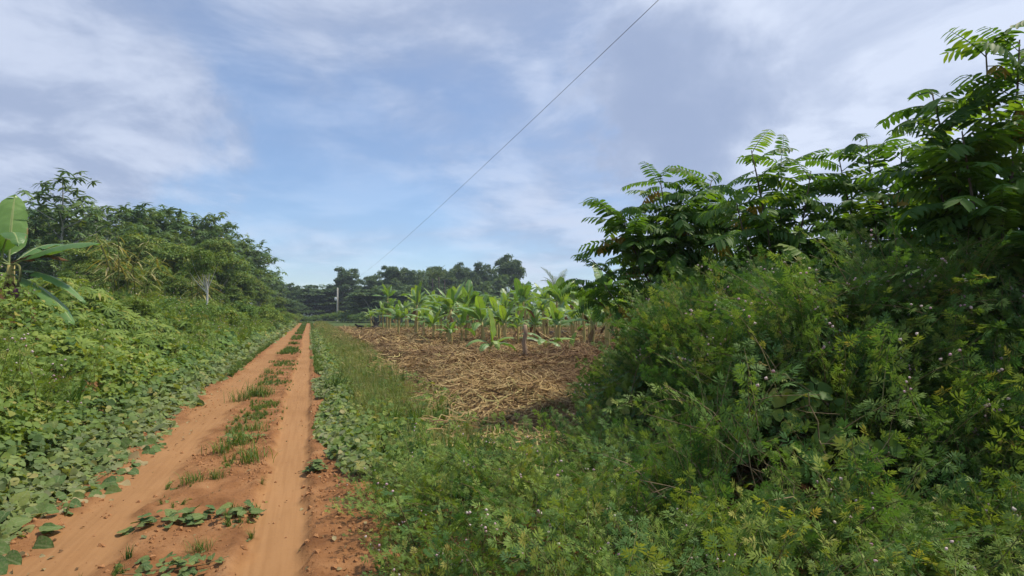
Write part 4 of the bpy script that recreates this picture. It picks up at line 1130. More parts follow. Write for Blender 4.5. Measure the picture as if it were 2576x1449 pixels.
# three young plants in front
g = ground_at(1228, 913)
banana_plant(g, [('young', 0, 160, 1.12), ('droop', 1, 20, 0.8), ('droop', 0, 200, 0.75), ('arch', 3, -25, 0.65), ('young', 1, 185, 0.6), ('droop', 2, -70, 0.7), ('droop', 1, -120, 0.65)], 0.6, 0.045,
             'young banana plant with one big upright leaf at the front of the field', 801)
g = ground_at(1370, 914)
banana_plant(g, [('arch', 3, 25, 0.8), ('arch', 1, 170, 0.65), ('droop', 1, -60, 0.7), ('droop', 0, -110, 0.65), ('droop', 2, 10, 0.65), ('arch', 3, 190, 0.7)], 0.66, 0.042,
             'young spreading banana plant right next to the wooden post', 802)
g = ground_at(1437, 899)
banana_plant(g, [('young', 1, 30, 0.75), ('droop', 1, 170, 0.6), ('arch', 3, -20, 0.55)], 0.25, 0.04, 'low banana sucker with one yellow-green leaf beside the straw heap', 803)
# the crowd behind: a few kinds, copied
protos = []
def crowd():
    r = np.random.default_rng(55); spots = []
    rows = np.arange(45, 81, 3.4)
    for j, Y in enumerate(rows):
        for u in np.arange(935, 1690, 3.7 / Y * FPX):
            uu = u + (j % 2) * 1.5 / Y * FPX + r.normal() * 0.5 / Y * FPX
            p = at(uu, 790, Y + 0.6 * r.normal())
            s, t = st(p[0], p[1])
            if t < 6.0 + 0.03 * s or uu < 960 and Y < 70 or uu > 1685: continue
            spots.append((p[0], p[1], uu, Y))
    for Y, us in ((41.5, np.arange(1010, 1480, 86)), (38, np.arange(1070, 1480, 100)), (34.5, np.arange(1130, 1490, 118)), (32.5, np.arange(1090, 1490, 82)), (29.8, np.arange(1125, 1480, 96)), (28, (1135, 1290, 1470)), (25, (1265, 1420)), (29, (1500, 1560, 1625)), (25, (1530, 1610)), (34, (1490, 1560, 1620)), (28, (1540, 1600)), (39, (1470, 1530, 1590, 1640, 1400)), (23, (1575,))):
        for uu in us:
            p = at(uu + 8 * r.normal(), 790, Y); spots.append((p[0], p[1], uu, Y))
    for i in range(7):
        h = [1.6, 2.0, 1.15, 1.75, 2.2, 1.0, 1.4][i]
        protos.append(([(a, b, c, d * 1.08) for a, b, c, d in std_spec(np.random.default_rng(900 + i))], h, i))
    roots = {}
    for x, y, uu, Y in spots:
        k = int(r.integers(0, 7)); sc = 1.25 * r.uniform(0.62, 1.12) * (0.96 if Y < 42 else 1.0) * (0.72 if Y < 29 and uu < 1490 else 1.0) * (1.12 if 1260 < uu < 1480 and Y > 44 else 1.0)
        if uu < 1000: sc *= 0.75
        near_thicket = uu > 1500
        row = 'front row' if Y < 43 else 'middle row' if Y < 58 else 'back row'
        spot = ('near the tall clump' if uu < 1090 else 'behind the bright-stemmed plant' if uu < 1180 else 'behind the front seedling' if uu < 1270 else 'behind the wooden post' if uu < 1350 else 'below the curved-frond palm' if uu < 1430 else 'before the low feathered branch')
        lab = 'banana plant in the %s close to the thicket, %s' % (row, 'near the upswept palm' if uu > 1575 else 'under the low feathered branch') if near_thicket else ('small banana plant at the field end near the far trees' if uu < 1000 else 'banana plant in the %s %s' % (row, spot))
        gr = 'banana plants crowded beside the thicket' if near_thicket else ('banana plants at the far end of the field' if uu < 1000 else 'banana plants in the back rows')
        loc = (x, y, float(gz(x, y)))
        if k not in roots:
            sp, h, i = protos[k]
            roots[k] = banana_plant(loc, sp, h, 0.09, lab, 950 + i, 1.0, gr)
            roots[k].scale = (sc,) * 3
        else:
            clone(roots[k], loc, r.uniform(0, 6.28), (sc,) * 3, lab, gr)
    print('bananas', len(spots))
crowd()

# the big banana plant on the bank
def bank_banana():
    Y = 13.0
    C = at(28, 640, Y); b = np.array([C[0] - 0.15, C[1] + 0.1, float(gz(C[0], C[1]))])
    root = link('bank_banana_plant', None, None, b, 'large banana plant with long arching leaves on the vine bank', 'banana plant')
    h = C[2] - b[2] - 0.25
    m_, top = stem_mesh(77, h, 0.14); link('pseudostem', m_, root)
    top = np.array(top)
    def lf(seed, L, W, e0, bd, az, torn=0.05, mat='banana', dz=0.0, name='leaf', dx=0.0, lab=None, sag=0.12, tilt=0.0):
        o = link(name, banana_leaf(seed, L, W, e0, bd, torn, 0.14, mat, sag), root, top + np.array([dx, 0, dz])); o.rotation_euler = (0, R(tilt), R(az) - math.pi / 2)
        if lab: o['label'] = lab
    lf(201, 1.75, 0.66, 86, 10, 150, 0.12, sag=0.0, dx=-0.05)
    lf(202, 2.45, 0.44, 24, 34, -4, 0.10, dz=0.0, sag=0.3)
    lf(203, 1.9, 0.46, 58, 128, -38, 0.04, dz=0.05, dx=-0.25)
    lf(204, 2.5, 0.38, -4, 42, -12, 0.3, dz=-0.1)
    lf(205, 2.7, 0.38, -14, 34, -22, 0.1, dz=-0.2)
    lf(206, 1.6, 0.42, 40, 110, 190, 0.2)
    lf(207, 1.6, 0.42, 20, 90, 230, 0.3)
    lf(208, 1.5, 0.40, 10, 90, -85, 0.35, dz=-0.25)
    lf(211, 1.7, 0.40, 45, 60, 80, 0.2)
    lf(209, 1.3, 0.36, 25, 60, 6, 0.45, 'banana_dry', 0.05, 'dry_leaf', 0.0, 'browned torn leaf beside the upright one')
    for q, (az, L) in enumerate(((-50, 1.3), (-20, 1.5), (-100, 1.2), (-70, 1.6))):
        lf(220 + q, L, 0.34, -35, 45, az, 0.5, 'banana_dry', -0.35, 'dry_leaf', 0.0, 'dry brown leaf hanging under the crown')
    st_ = bez(top, top + np.array([0.55, -0.25, 0.1]), top + np.array([0.52, -0.4, -0.55]), 8)
    stalk_o = link('flower_stalk', MB().add(*tube(st_, 0.028, 6), 0.5).mesh('flower_stalk', M['stem']), root)
    u = np.linspace(0, 1, 8); c = st_[-1] + np.stack([0 * u, 0 * u, -0.32 * u], 1)
    link('flower_bud', MB().add(*tube(c, 0.085 * np.sin(np.pi * (0.12 + 0.86 * u)) ** 0.8, 10), 0.5).mesh('flower_bud', M['purple']), stalk_o)
bank_banana()

# ------------------------------------------------------------------ trees
def rosette_T(seed, n=9, L=0.62, W=0.2):
    r = np.random.default_rng(seed); Ts = []
    for k in range(n):
        a = k * 6.283 / n + 0.2 * r.normal()
        T = strip_leaf(L * r.uniform(0.8, 1.15), W, 3, -0.25, 0.42 * r.uniform(0.7, 1.3))
        Ts.append(xform(T, rotz(a) @ rotx(r.uniform(-0.15, 0.35)), (0, 0, 0.05 * r.normal())))
    return merge(Ts)
ROS = [rosette_T(i) for i in range(4)]
def limb(mb, p0, p1, r0, r1, sag, r, mi=0, sides=6, n=7):
    p0, p1 = np.asarray(p0, float), np.asarray(p1, float)
    c = bez(p0, (p0 + p1) / 2 + np.array([0.1 * r.normal(), 0.1 * r.normal(), sag]) * np.linalg.norm(p1 - p0), p1, n)
    mb.add(*tube(c, np.linspace(r0, r1, n), sides, False), 0.4, mi)
    return c
def umbrella_tree(seed, h, rad, nlimb, ntip, bare=0.45, open_=0.0, ros=1.0):
    """pale trunk, few long limbs, leaf rosettes like parasols on every twig end"""
    r = np.random.default_rng(seed); tb, cb = MB(), MB()
    trunk = bez((0, 0, -0.3), (0.25 * r.normal(), 0.25 * r.normal(), h * 0.5), (0.4 * r.normal(), 0.4 * r.normal(), h * 0.93), 10)
    tb.add(*tube(trunk, np.linspace(0.028 * h / 2, 0.03, 10), 7), 0.4)
    tips = [trunk[-1]]
    for k in range(nlimb):
        f = bare + (0.92 - bare) * (k + 0.5 * r.random()) / nlimb
        p = np.array([np.interp(f, np.linspace(0, 1, 10), trunk[:, j]) for j in range(3)])
        a = k * 2.4 + 0.4 * r.normal(); rr = rad * (1.0 - 0.55 * max(0, f - bare) / (1 - bare)) * r.uniform(0.75, 1.1)
        q = p + np.array([math.cos(a) * rr, math.sin(a) * rr, rr * r.uniform(0.45, 0.85)])
        q[2] = min(q[2], h * 0.97)
        c = limb(tb, p, q, 0.011 * h * (1.1 - f), 0.02, -0.12, r)
        tips.append(q)
        for m_ in range(max(1, ntip // nlimb)):
            g = r.uniform(0.35, 1.0); pp = np.array([np.interp(g, np.linspace(0, 1, 7), c[:, j]) for j in range(3)])
            qq = pp + np.array([0.32 * rad * r.normal(), 0.32 * rad * r.normal(), rad * (0.05 + 0.25 * r.random())])
            qq[2] = min(qq[2], h)
            if r.random() < 0.6: limb(tb, pp, qq, 0.018, 0.009, -0.1, r, 0, 3, 4)
            tips.append(qq)
    tips = np.array(tips); k = len(tips)
    up = unit(np.array([0, 0, 1.0]) + 0.22 * r.normal(size=(k, 3))); f = unit(np.cross(up, r.normal(size=(k, 3))))
    Rm = frames(f, up); which = r.integers(0, 4, k)
    for w in range(4):
        s_ = which == w
        cb.inst(ROS[w], tips[s_], Rm[s_], 1.2 * ros * r.uniform(0.75, 1.3, s_.sum()), r.random(s_.sum()))
    return tb, cb
def clump_T(seed, n=16, R_=0.55, L=0.34, W=0.2, flat=0.5):
    r = np.random.default_rng(seed); Ts = []
    base = strip_leaf(1.0, 0.6, 2, 0.2, 0.2)
    for k in range(n):
        d = unit(r.normal(size=3) * np.array([1, 1, flat])); p = d * R_ * r.random() ** 0.5 * np.array([1, 1, flat])
        up = unit(np.array([0, 0, 1.0]) + 0.5 * r.normal(size=3) + 0.4 * d)
        f = d * np.array([1, 1, 0.2]) + 0.5 * r.normal(size=3); f = f - up * np.dot(f, up)
        Ts.append(xform(base, frames(f[None], up[None])[0], p, L * r.uniform(0.7, 1.3)))
    return merge(Ts)
CLUMP = [clump_T(i) for i in range(4)]
FLAT = [clump_T(10 + i, 22, 0.75, 0.22, 0.12, 0.16) for i in range(4)]
def crown_tree(seed, h, rad, nlobe=26, per=16, clumps=CLUMP, bare=0.35, mi=0, flat=0.75, cs=1.0, shell=True):
    r = np.random.default_rng(seed); tb, cb = MB(), MB()
    fork = np.array([0.2 * r.normal(), 0.2 * r.normal(), h * bare])
    tb.add(*tube(bez((0, 0, -0.3), (0.1 * h * 0.1 * r.normal(), 0, h * bare * 0.5), fork, 6), np.linspace(0.022 * h, 0.014 * h, 6), 7, False), 0.4)
    P, RR, SS = [], [], []
    c0 = np.array([0, 0, h * (bare + 1) / 2]); rz_ = h * (1 - bare) / 2
    for k in range(nlobe):
        d = unit(r.normal(size=3)); 
        if d[2] < -0.55: d[2] *= -1
        lc = c0 + d * np.array([rad, rad, rz_]) * r.uniform(0.3, 1.0)
        lr = rad * r.uniform(0.12, 0.38)
        if k < 11: limb(tb, fork * r.uniform(0.75, 1.0), lc, 0.008 * h, 0.012, -0.08, r, 0, 5, 6)
        dd = unit(r.normal(size=(per, 3)))
        dd[:, 2] = np.where(dd[:, 2] < -0.3, -dd[:, 2], dd[:, 2])
        P.append(lc + dd * lr * np.array([1, 1, flat]) * (r.random((per, 1)) ** 0.35))
        up = unit(dd * 0.7 + np.array([0, 0, 0.9]) + 0.3 * r.normal(size=(per, 3)))
        RR.append(frames(unit(np.cross(up, r.normal(size=(per, 3)))), up)); SS.append(r.uniform(0.7, 1.25, per) * cs)
    P = np.concatenate(P); RR = np.concatenate(RR); SS = np.concatenate(SS); w = r.integers(0, 4, len(P)); rn = r.random(len(P))
    for q in range(4):
        s_ = w == q; cb.inst(clumps[q], P[s_], RR[s_], SS[s_], rn[s_])
    return tb, cb
def tree_proto(parts, bark, leaf): return parts[0].mesh('trunk', bark), parts[1].mesh('crown', leaf)
def place_tree(proto, h0, name, uv, Y, label, group=None, wide=1.0, rz=None, cat='tree', base_z=None, dx=0):
    p = at(uv[0], uv[1], Y); z0 = float(gz(p[0], p[1])) if base_z is None else base_z
    H = max(p[2] - z0, 1.0)
    root = link(name, None, None, (p[0], p[1], z0 - 0.1), label, cat, group)
    k = H / h0; root.scale = (k * wide, k * wide, k); root.rotation_euler[2] = random.uniform(0, 6.28) if rz is None else rz
    link('trunk', proto[0], root); link('crown', proto[1], root)
    return root
UMB = [tree_proto(umbrella_tree(1, 12, 3.0, 11, 62, 0.5, ros=0.85), M['palebark'], M['umbrella']),
       tree_proto(umbrella_tree(2, 12, 4.4, 16, 290, 0.20), M['palebark'], M['umbrella']),
       tree_proto(umbrella_tree(3, 12, 4.6, 18, 340, 0.15), M['palebark'], M['umbrella']),
       tree_proto(umbrella_tree(4, 12, 4.0, 16, 300, 0.12), M['palebark'], M['umbrella'])]
OLV = [tree_proto(crown_tree(21 + i, 8, 2.9, 34, 15, FLAT, 0.22, flat=0.5, cs=0.95), M['palebark'], M['olive']) for i in range(3)]
FAR = [tree_proto(crown_tree(31 + i, 16, 5.0, 60, 22, CLUMP, [0.12, 0.06, 0.2, 0.08][i], cs=1.2, flat=0.5), M['palebark'], M['far']) for i in range(4)]
BUSH = [tree_proto(crown_tree(41 + i, 3, 1.9, 20, 14, FLAT, 0.05, flat=0.8, cs=0.6), M['darkbark'], M['vine_bright' if i else 'vine']) for i in range(2)]

place_tree(UMB[0], 12, 'umbrella_tree', (160, 425), 40, 'tallest open umbrella tree with layered leaf parasols against the sky', None, 0.92, 0.4)
def edge_label(u, v):
    z = ('behind the big banana plant' if u < 100 else 'beside the tallest umbrella tree' if u < 200 else 'just past the tallest umbrella tree' if u < 290 else 'midway along the forest edge' if u < 400 else 'behind the white-trunked tree' if u < 545 else 'where the forest edge falls toward the track')
    return ('umbrella tree topping the skyline ' if v < 562 else 'lower umbrella-crowned tree ') + z
US = [((62, 515), 44, 2), ((110, 540), 50, 3), ((235, 525), 52, 1), ((300, 512), 50, 2), ((372, 515), 55, 1), ((432, 545), 58, 2), ((505, 543), 62, 1), ((560, 560), 66, 3), ((603, 592), 74, 1), ((648, 618), 84, 1),
      ((20, 520), 40, 3), ((140, 600), 38, 3), ((270, 570), 46, 2), ((340, 560), 48, 3), ((600, 640), 64, 2), ((530, 580), 56, 3), ((670, 680), 90, 2), ((180, 560), 42, 2), ((400, 580), 50, 3), ((480, 590), 54, 2), ((640, 660), 76, 3), ((690, 690), 96, 0)]
ULAB0 = {0: 'pale-limbed umbrella tree just behind the upright banana leaf', 8: 'umbrella tree at the shoulder of the forest edge slope', 9: 'umbrella tree on the outer end of the forest edge, leaning to the track', 22: 'small umbrella tree, last of the forest edge toward the track'}
ULAB = ULAB0
for i, (uv, Y, k) in enumerate(US):
    place_tree(UMB[k], 12, 'umbrella_tree', uv, Y, ULAB.get(i, edge_label(*uv)), 'umbrella trees of the forest edge', [0.9, 0.85, 0.85, 0.8][k])
def olive_label(u, v):
    z = ('above the big banana plant' if u < 235 else 'behind the drooping cane' if u < 350 else 'short of the white-trunked tree' if u < 470 else 'around the white-trunked tree' if u < 570 else 'at the end of the bank toward the track')
    return ('tall olive-green tree ' if v < 640 else 'olive-green tree of middle height ' if v < 695 else 'low olive-green tree ') + z
OS = [((330, 588), 38, 0), ((250, 600), 35, 1), ((440, 612), 42, 2), ((545, 606), 47, 0), ((385, 650), 34, 1), ((600, 680), 56, 2), ((480, 668), 40, 1), ((650, 705), 68, 0), ((300, 660), 30, 2), ((220, 660), 27, 0), ((440, 690), 33, 2), ((520, 700), 40, 0), ((360, 700), 27, 1), ((620, 720), 56, 1), ((660, 735), 70, 2), ((590, 720), 46, 0), ((170, 680), 24, 1), ((555, 690), 48, 1), ((700, 745), 88, 2)]
for i, (uv, Y, k) in enumerate(OS):
    place_tree(OLV[k], 8, 'olive_green_tree', uv, Y, olive_label(*uv), 'olive-green trees along the bank', 1.05)
WHT = tree_proto(crown_tree(77, 8, 2.8, 26, 13, FLAT, 0.52, flat=0.5, cs=0.9), M['whitebark'], M['olive'])
place_tree(WHT, 8, 'white_trunk_tree', (522, 618), 27, 'tree with a white bare trunk standing out from the bank bushes', None, 0.7, 1.0)
BS = [((600, 752), 36), ((650, 765), 46), ((690, 775), 60), ((560, 760), 30), ((500, 752), 26), ((725, 783), 80), ((420, 745), 22), ((340, 742), 19), ((640, 790), 40), ((745, 788), 105), ((700, 790), 58)]
for i, (uv, Y) in enumerate(BS):
    place_tree(BUSH[i % 2], 3, 'bank_bush', uv, Y, ('pale' if i % 2 else 'dark') + ' leafy bush on the vine bank, ' + ('near the cane clumps' if uv[0] < 450 else 'below the white-trunked tree' if uv[0] < 570 else 'halfway to the end of the track' if uv[0] < 670 else 'close to where the track vanishes'), 'bushes on the bank', 1.15, cat='bush')
# trees where the track vanishes
ES = [((700, 706), 125, 0), ((728, 712), 140, 1), ((752, 716), 150, 2), ((780, 722), 165, 0), ((806, 728), 175, 3), ((672, 715), 112, 2)]
for i, (uv, Y, k) in enumerate(ES):
    place_tree(FAR[k], 16, 'track_end_tree', uv, Y, 'slender hazy tree where the track disappears', 'trees at the end of the track', 0.75, base_z=0.0)
for i, (u, v, Y) in enumerate([(770, 796, 128), (790, 792, 134), (815, 788, 138), (838, 786, 138), (755, 790, 136), (860, 782, 122), (885, 780, 116), (905, 786, 108)]):
    place_tree(BUSH[0], 3, 'track_end_bush', (u, v), Y, 'dark low bush closing the far end of the track', 'bushes at the end of the track', 1.6, cat='bush', base_z=-0.2)
FS = [((871, 674), 148, 1, 1.05, 'broad layered dark tree rising behind the utility pole'), ((835, 715), 150, 3, 0.9, None), ((905, 705), 146, 3, 0.9, None), ((940, 690), 138, 0, 0.8, None),
      ((980, 666), 142, 0, 0.85, 'light-topped tree at the start of the far wood behind the bananas'), ((1013, 670), 145, 2, 0.75, None), ((1045, 682), 140, 1, 0.8, None), ((1075, 680), 146, 3, 0.8, None), ((1100, 666), 148, 0, 0.8, None), ((1130, 676), 140, 1, 0.8, None),
      ((1157, 657), 150, 2, 0.6, 'thin-topped tree poking above the middle of the far wood'), ((1185, 680), 142, 3, 0.8, None), ((1211, 662), 145, 1, 0.8, None), ((1240, 672), 150, 3, 0.8, None),
      ((1280, 637), 140, 2, 0.72, 'tallest round-crowned dark tree with pale branches, end of the far wood'), ((1300, 700), 138, 1, 0.62, None), ((1255, 690), 134, 0, 0.7, None), ((1160, 700), 130, 3, 0.8, None), ((1060, 705), 128, 1, 0.8, None), ((960, 715), 124, 1, 0.85, None), ((1110, 710), 126, 2, 0.8, None), ((1010, 712), 124, 3, 0.85, None), ((1215, 708), 128, 1, 0.75, None)]
UMF = [(UMB[1][0], UMB[1][1]), (UMB[2][0], UMB[2][1]), (UMB[3][0], UMB[3][1])]
def wood_label(u, v):
    z = ('behind the utility pole' if u < 930 else 'between the utility pole and the slim palms' if u < 1075 else 'behind the slim palms' if u < 1140 else 'between the slim palms and the tallest round tree' if u < 1235 else 'beside the tallest round-crowned tree')
    return ('dark skyline tree of the far wood ' if v < 690 else 'lower dark tree of the far wood ') + z
for i, (uv, Y, k, w, lab) in enumerate(FS):
    if i % 3 == 1 and lab is None: place_tree(UMF[i % 2], 12, 'far_wood_tree', uv, Y, wood_label(*uv), 'trees of the far wood', 0.85 * w, base_z=0.0)
    else: place_tree(FAR[k], 16, 'far_wood_tree', uv, Y, lab or wood_label(*uv), 'trees of the far wood', w, base_z=0.0)

# palms
def frond_mesh(seed, L=3.6, e0=70, bd=80, nl=34, ll=0.6, mat='far'):
    r = np.random.default_rng(seed); mb = MB(); n = 12
    u = np.linspace(0, 1, n); ang = R(e0) - R(bd) * u ** 1.4
    y = np.concatenate([[0], np.cumsum(np.cos(ang[:-1])) * L / (n - 1)]); z = np.concatenate([[0], np.cumsum(np.sin(ang[:-1])) * L / (n - 1)])
    c = np.stack([0 * u, y, z], 1); mb.add(*tube(c, np.linspace(0.05, 0.01, n), 4, False), 0.3)
    T = strip_leaf(1.0, 0.085, 2, 0.2, 0.25)
    for k in range(nl):
        f = 0.16 + 0.84 * k / nl; p = np.array([np.interp(f, u, c[:, j]) for j in range(3)]); a = np.interp(f, u, ang)
        for sd in (-1, 1):
            l = ll * math.sin(math.pi * (0.15 + 0.75 * f)) * r.uniform(0.85, 1.15)
            Rm = rotx(a) @ roty(-sd * 0.45) @ rotz(-sd * (0.95 - 0.35 * f)) @ rotx(0.1 * r.normal())
            mb.add((T[0] * l) @ Rm.T + p, T[1], float(0.2 * r.random()))
    return mb.mesh('frond', M[mat])
M['palm'] = leafmat('palm_frond', [(0.0, (0.07, 0.115, 0.05)), (0.6, (0.10, 0.155, 0.065)), (1.0, (0.16, 0.21, 0.09))], 0.25, rough=0.4)
FR = [frond_mesh(1, 3.6, 75, 60, mat='palm'), frond_mesh(2, 3.6, 60, 85, mat='palm'), frond_mesh(3, 3.4, 40, 90, mat='palm')]
def palm(u, vcrown, Y, label, scale, nf=14, rz=0.0, flat=1.0, group=None):
    C = at(u, vcrown, Y); z0 = float(gz(C[0], C[1]))
    root = link('palm_tree', None, None, (C[0], C[1], z0 - 0.1), label, 'palm', group)
    h = C[2] - z0
    link('trunk', MB().add(*tube(bez((0, 0, 0), (0.1, 0, h / 2), (0, 0, h), 8), np.linspace(0.15, 0.11, 8), 8), 0.5).mesh('palm_trunk', M['darkbark']), root)
    r = np.random.default_rng(int(u))
    for k in range(nf):
        lvl = k / nf
        o = link('frond', FR[0 if lvl < 0.35 else (1 if lvl < 0.7 else 2)], root, (0, 0, h))
        o.rotation_euler = (0.1 * r.normal(), 0.1 * r.normal(), rz + k * 2.4); o.scale = (scale * r.uniform(0.85, 1.1),) * 3
palm(1606, 706, 40, 'palm with feathery upswept fronds under the dark tree', 0.82, 13, 0.3)
palm(1400, 742, 60, 'palm with curved fronds rising from the banana rows', 0.95, 11, 1.1)
for u, vc, Y in ((1088, 700, 108), (1104, 696, 110), (1118, 702, 112)):
    palm(u, vc, Y, 'slim palm with pale trunk at the front of the far wood', 0.75, 10, u * 0.1, group='palms at the front of the far wood')
palm(1156, 760, 85, 'stemless upright palm in front of the far wood', 1.0, 9, 2.0)

# tall cane grass drooping over the bank
def cane(u, v, Y, sc, lab, seed):
    p = at(u, v, Y); z = float(gz(p[0], p[1]))
    root = link('cane_clump', None, None, (p[0], p[1], z), lab, 'cane', 'cane clumps on the bank')
    r = np.random.default_rng(seed)
    for k in range(5):
        a = r.uniform(0, 6.28)
        c = bez((0.2 * math.cos(a), 0.2 * math.sin(a), 0), (0.3 * math.cos(a), 0.3 * math.sin(a), 1.7 * sc), (1.0 * math.cos(a), 1.0 * math.sin(a), 2.6 * sc), 8)
        link('cane', MB().add(*tube(c, 0.018, 5), 0.4).mesh('cane', M['stem']), root)
        mb = MB(); T = strip_leaf(0.75, 0.06, 3, 0.1, 0.55)
        n = 22; f = 0.3 + 0.7 * r.random(n); P = np.stack([np.interp(f, np.linspace(0, 1, 8), c[:, j]) for j in range(3)], 1)
        d = unit(np.stack([r.normal(size=n), r.normal(size=n), 0.15 * np.ones(n)], 1))
        mb.inst(T, P, frames(d, np.tile([0, 0, 1.0], (n, 1))), r.uniform(0.7, 1.3, n) * sc ** 0.5)
        link('foliage', mb.mesh('cane_foliage', M['grass_olive']), root)
cane(300, 740, 23, 1.1, 'drooping cane clump left of the white-trunked tree', 1)
cane(490, 745, 30, 1.25, 'drooping yellowish cane clump near the white-trunked tree', 2)
cane(345, 755, 24, 1.0, 'small cane clump beside the banana bank', 3)

# ------------------------------------------------------------------ plants on and beside the track, one by one
def weed(kind, u, v, size, label, seed, cat='weed'):
    p = hit(u, v); r = np.random.default_rng(seed); z = float(rz_at(p[0], p[1]))
    if kind == 'tuft':
        o = link('grass_tuft', tuft_mesh(seed, M['grass'], 90, 1.0, 0.014, 1.1, spread=0.32 if u < 760 else 0.12), None, (p[0], p[1], z - 0.01), label, 'grass tuft'); o.scale = (size,) * 3; return o
    if kind == 'corn':
        root = link('maize_seedling', None, None, (p[0], p[1], z), label, 'seedling')
        link('stalk', MB().add(*tube([(0, 0, 0), (0.005, 0, size * 0.3), (0, 0, size * 0.5)], [0.012, 0.01, 0.006], 6), 0.5).mesh('stalk', M['stem']), root)
        for k in range(5):
            T = strip_leaf(size * r.uniform(0.6, 0.95), 0.042, 6, 0.5, 0.35 + 0.3 * r.random())
            e = R([78, 60, 50, 40, 45][k]); V = T[0] @ rotx(e).T
            o = link('leaf', MB().add(V, T[1], 0.8).mesh('maize_leaf', M['vine_bright']), root, (0, 0, size * (0.15 + 0.08 * k))); o.rotation_euler = (0, 0, k * 2.6 + r.random())
        return root
    root = link('track_weed' if kind == 'leafy' else 'runner_weed', None, None, (p[0], p[1], z), label, cat)
    n = 70 if kind == 'leafy' else 70
    me = [leaf_mb(round_leaf(0.8, 5, seed * 9 + i, 0.2, 0.2)).mesh('weed_leaf', M['creeper']) for i in range(2)]
    for k in range(n):
        if kind == 'leafy':
            a = r.uniform(0, 6.28); d = size * r.random() ** 0.7; q = np.array([d * math.cos(a), d * math.sin(a) * 0.8, 0.02 + 0.10 * r.random() * (1 - d / size / 1.3)])
        else:
            f = k / n; q = np.array([size * (f - 0.5) * 2 * 0.95, size * (f - 0.5) * 2 * 0.42 + 0.075 * r.normal(), 0.012 + 0.06 * r.random()])
        wz = float(rz_at(p[0] + q[0], p[1] + q[1])) - z
        o = link('leaf', me[k % 2], root); q = q + np.array([0, 0, wz])
        Rm = frames(np.array([[r.normal(), r.normal(), 0.1]]), np.array([[0.3 * r.normal(), -0.2 + 0.3 * r.normal(), 1.0]]))[0]
        o.matrix_local = Matrix.Translation(Vector(q)) @ Matrix(Rm.tolist()).to_4x4() @ Matrix.Scale((0.05 if kind == 'leafy' else 0.075) * r.uniform(0.7, 1.4), 4)
    c = np.array([(size * (f - 0.5) * 1.9, size * (f - 0.5) * 0.8, 0.03) for f in np.linspace(0, 1, 9)])
    c[:, 2] += np.array([float(rz_at(p[0] + a[0], p[1] + a[1])) - z for a in c])
    link('stem', MB().add(*tube(c, 0.003, 4), 0.3).mesh('weed_stem', M['redstem']), root)
    return root
weed('tuft', 640, 998, 0.42, 'dense dark grass tuft in the middle of the track', 1); weed('tuft', 668, 996, 0.32, 'dark grass tuft touching the dense one between the ruts', 2); weed('tuft', 605, 1010, 0.32, 'dark grass tuft at the rim of the dense mid-track patch', 12)
weed('tuft', 605, 1120, 0.32, 'straggling grass tuft between the ruts halfway up the track', 3); weed('tuft', 628, 1165, 0.30, 'grass tuft with pale blades at the near end of the mid-track patch', 4)
weed('tuft', 560, 1140, 0.24, 'low grass tuft beside the straggling mid-track patch', 13); weed('tuft', 640, 1085, 0.24, 'small grass tuft at the far side of the mid-track patch', 14)
weed('tuft', 480, 1215, 0.16, 'tiny grass tuft near the dusty rut', 5); weed('tuft', 540, 1205, 0.15, 'tiny grass tuft in the reddish bare patch', 6)
weed('tuft', 505, 1385, 0.13, 'small flat grass clump near the bottom of the track', 7); weed('tuft', 675, 940, 0.26, 'light grass tuft between the ruts beyond the dense patch', 8)
weed('tuft', 700, 890, 0.18, 'faint grass tuft far up between the ruts', 15)
weed('runner', 500, 1310, 0.46, 'leafy runner creeping across the middle of the track', 9)
weed('leafy', 445, 1440, 0.30, 'broad-leaved weed cut by the bottom edge on the track', 10)
weed('leafy', 610, 1110, 0.30, 'patch of small-leaved weeds among the mid-track tufts', 11)
weed('leafy', 795, 1180, 0.12, 'single dark-leaved weed at the edge of the smooth rut', 16)
for i, (u, v, h, lab) in enumerate([(845, 985, 0.62, 'tall grass tuft on the verge close to the smooth rut'), (930, 1130, 0.42, 'wide grass tuft in the verge weeds'), (985, 1110, 0.36, 'grass tuft behind the wide verge tuft'),
                                    (1240, 1230, 0.34, 'bright grass tuft among low mimosa below the straw'), (390, 1000, 0.5, 'grass tuft sticking out of the creepers on the bank'), (275, 1075, 0.45, 'leaning grass tuft in the creepers near the track edge'), (150, 900, 0.6, 'pale grass tuft high on the vine bank')]):
    weed('tuft', u, v, h, lab, 30 + i)
weed('corn', 1062, 1345, 0.34, 'maize-like seedling with arching blades, the farther of two', 50)
weed('corn', 1112, 1400, 0.32, 'maize-like seedling with upright pale blade, the nearer of two', 51)

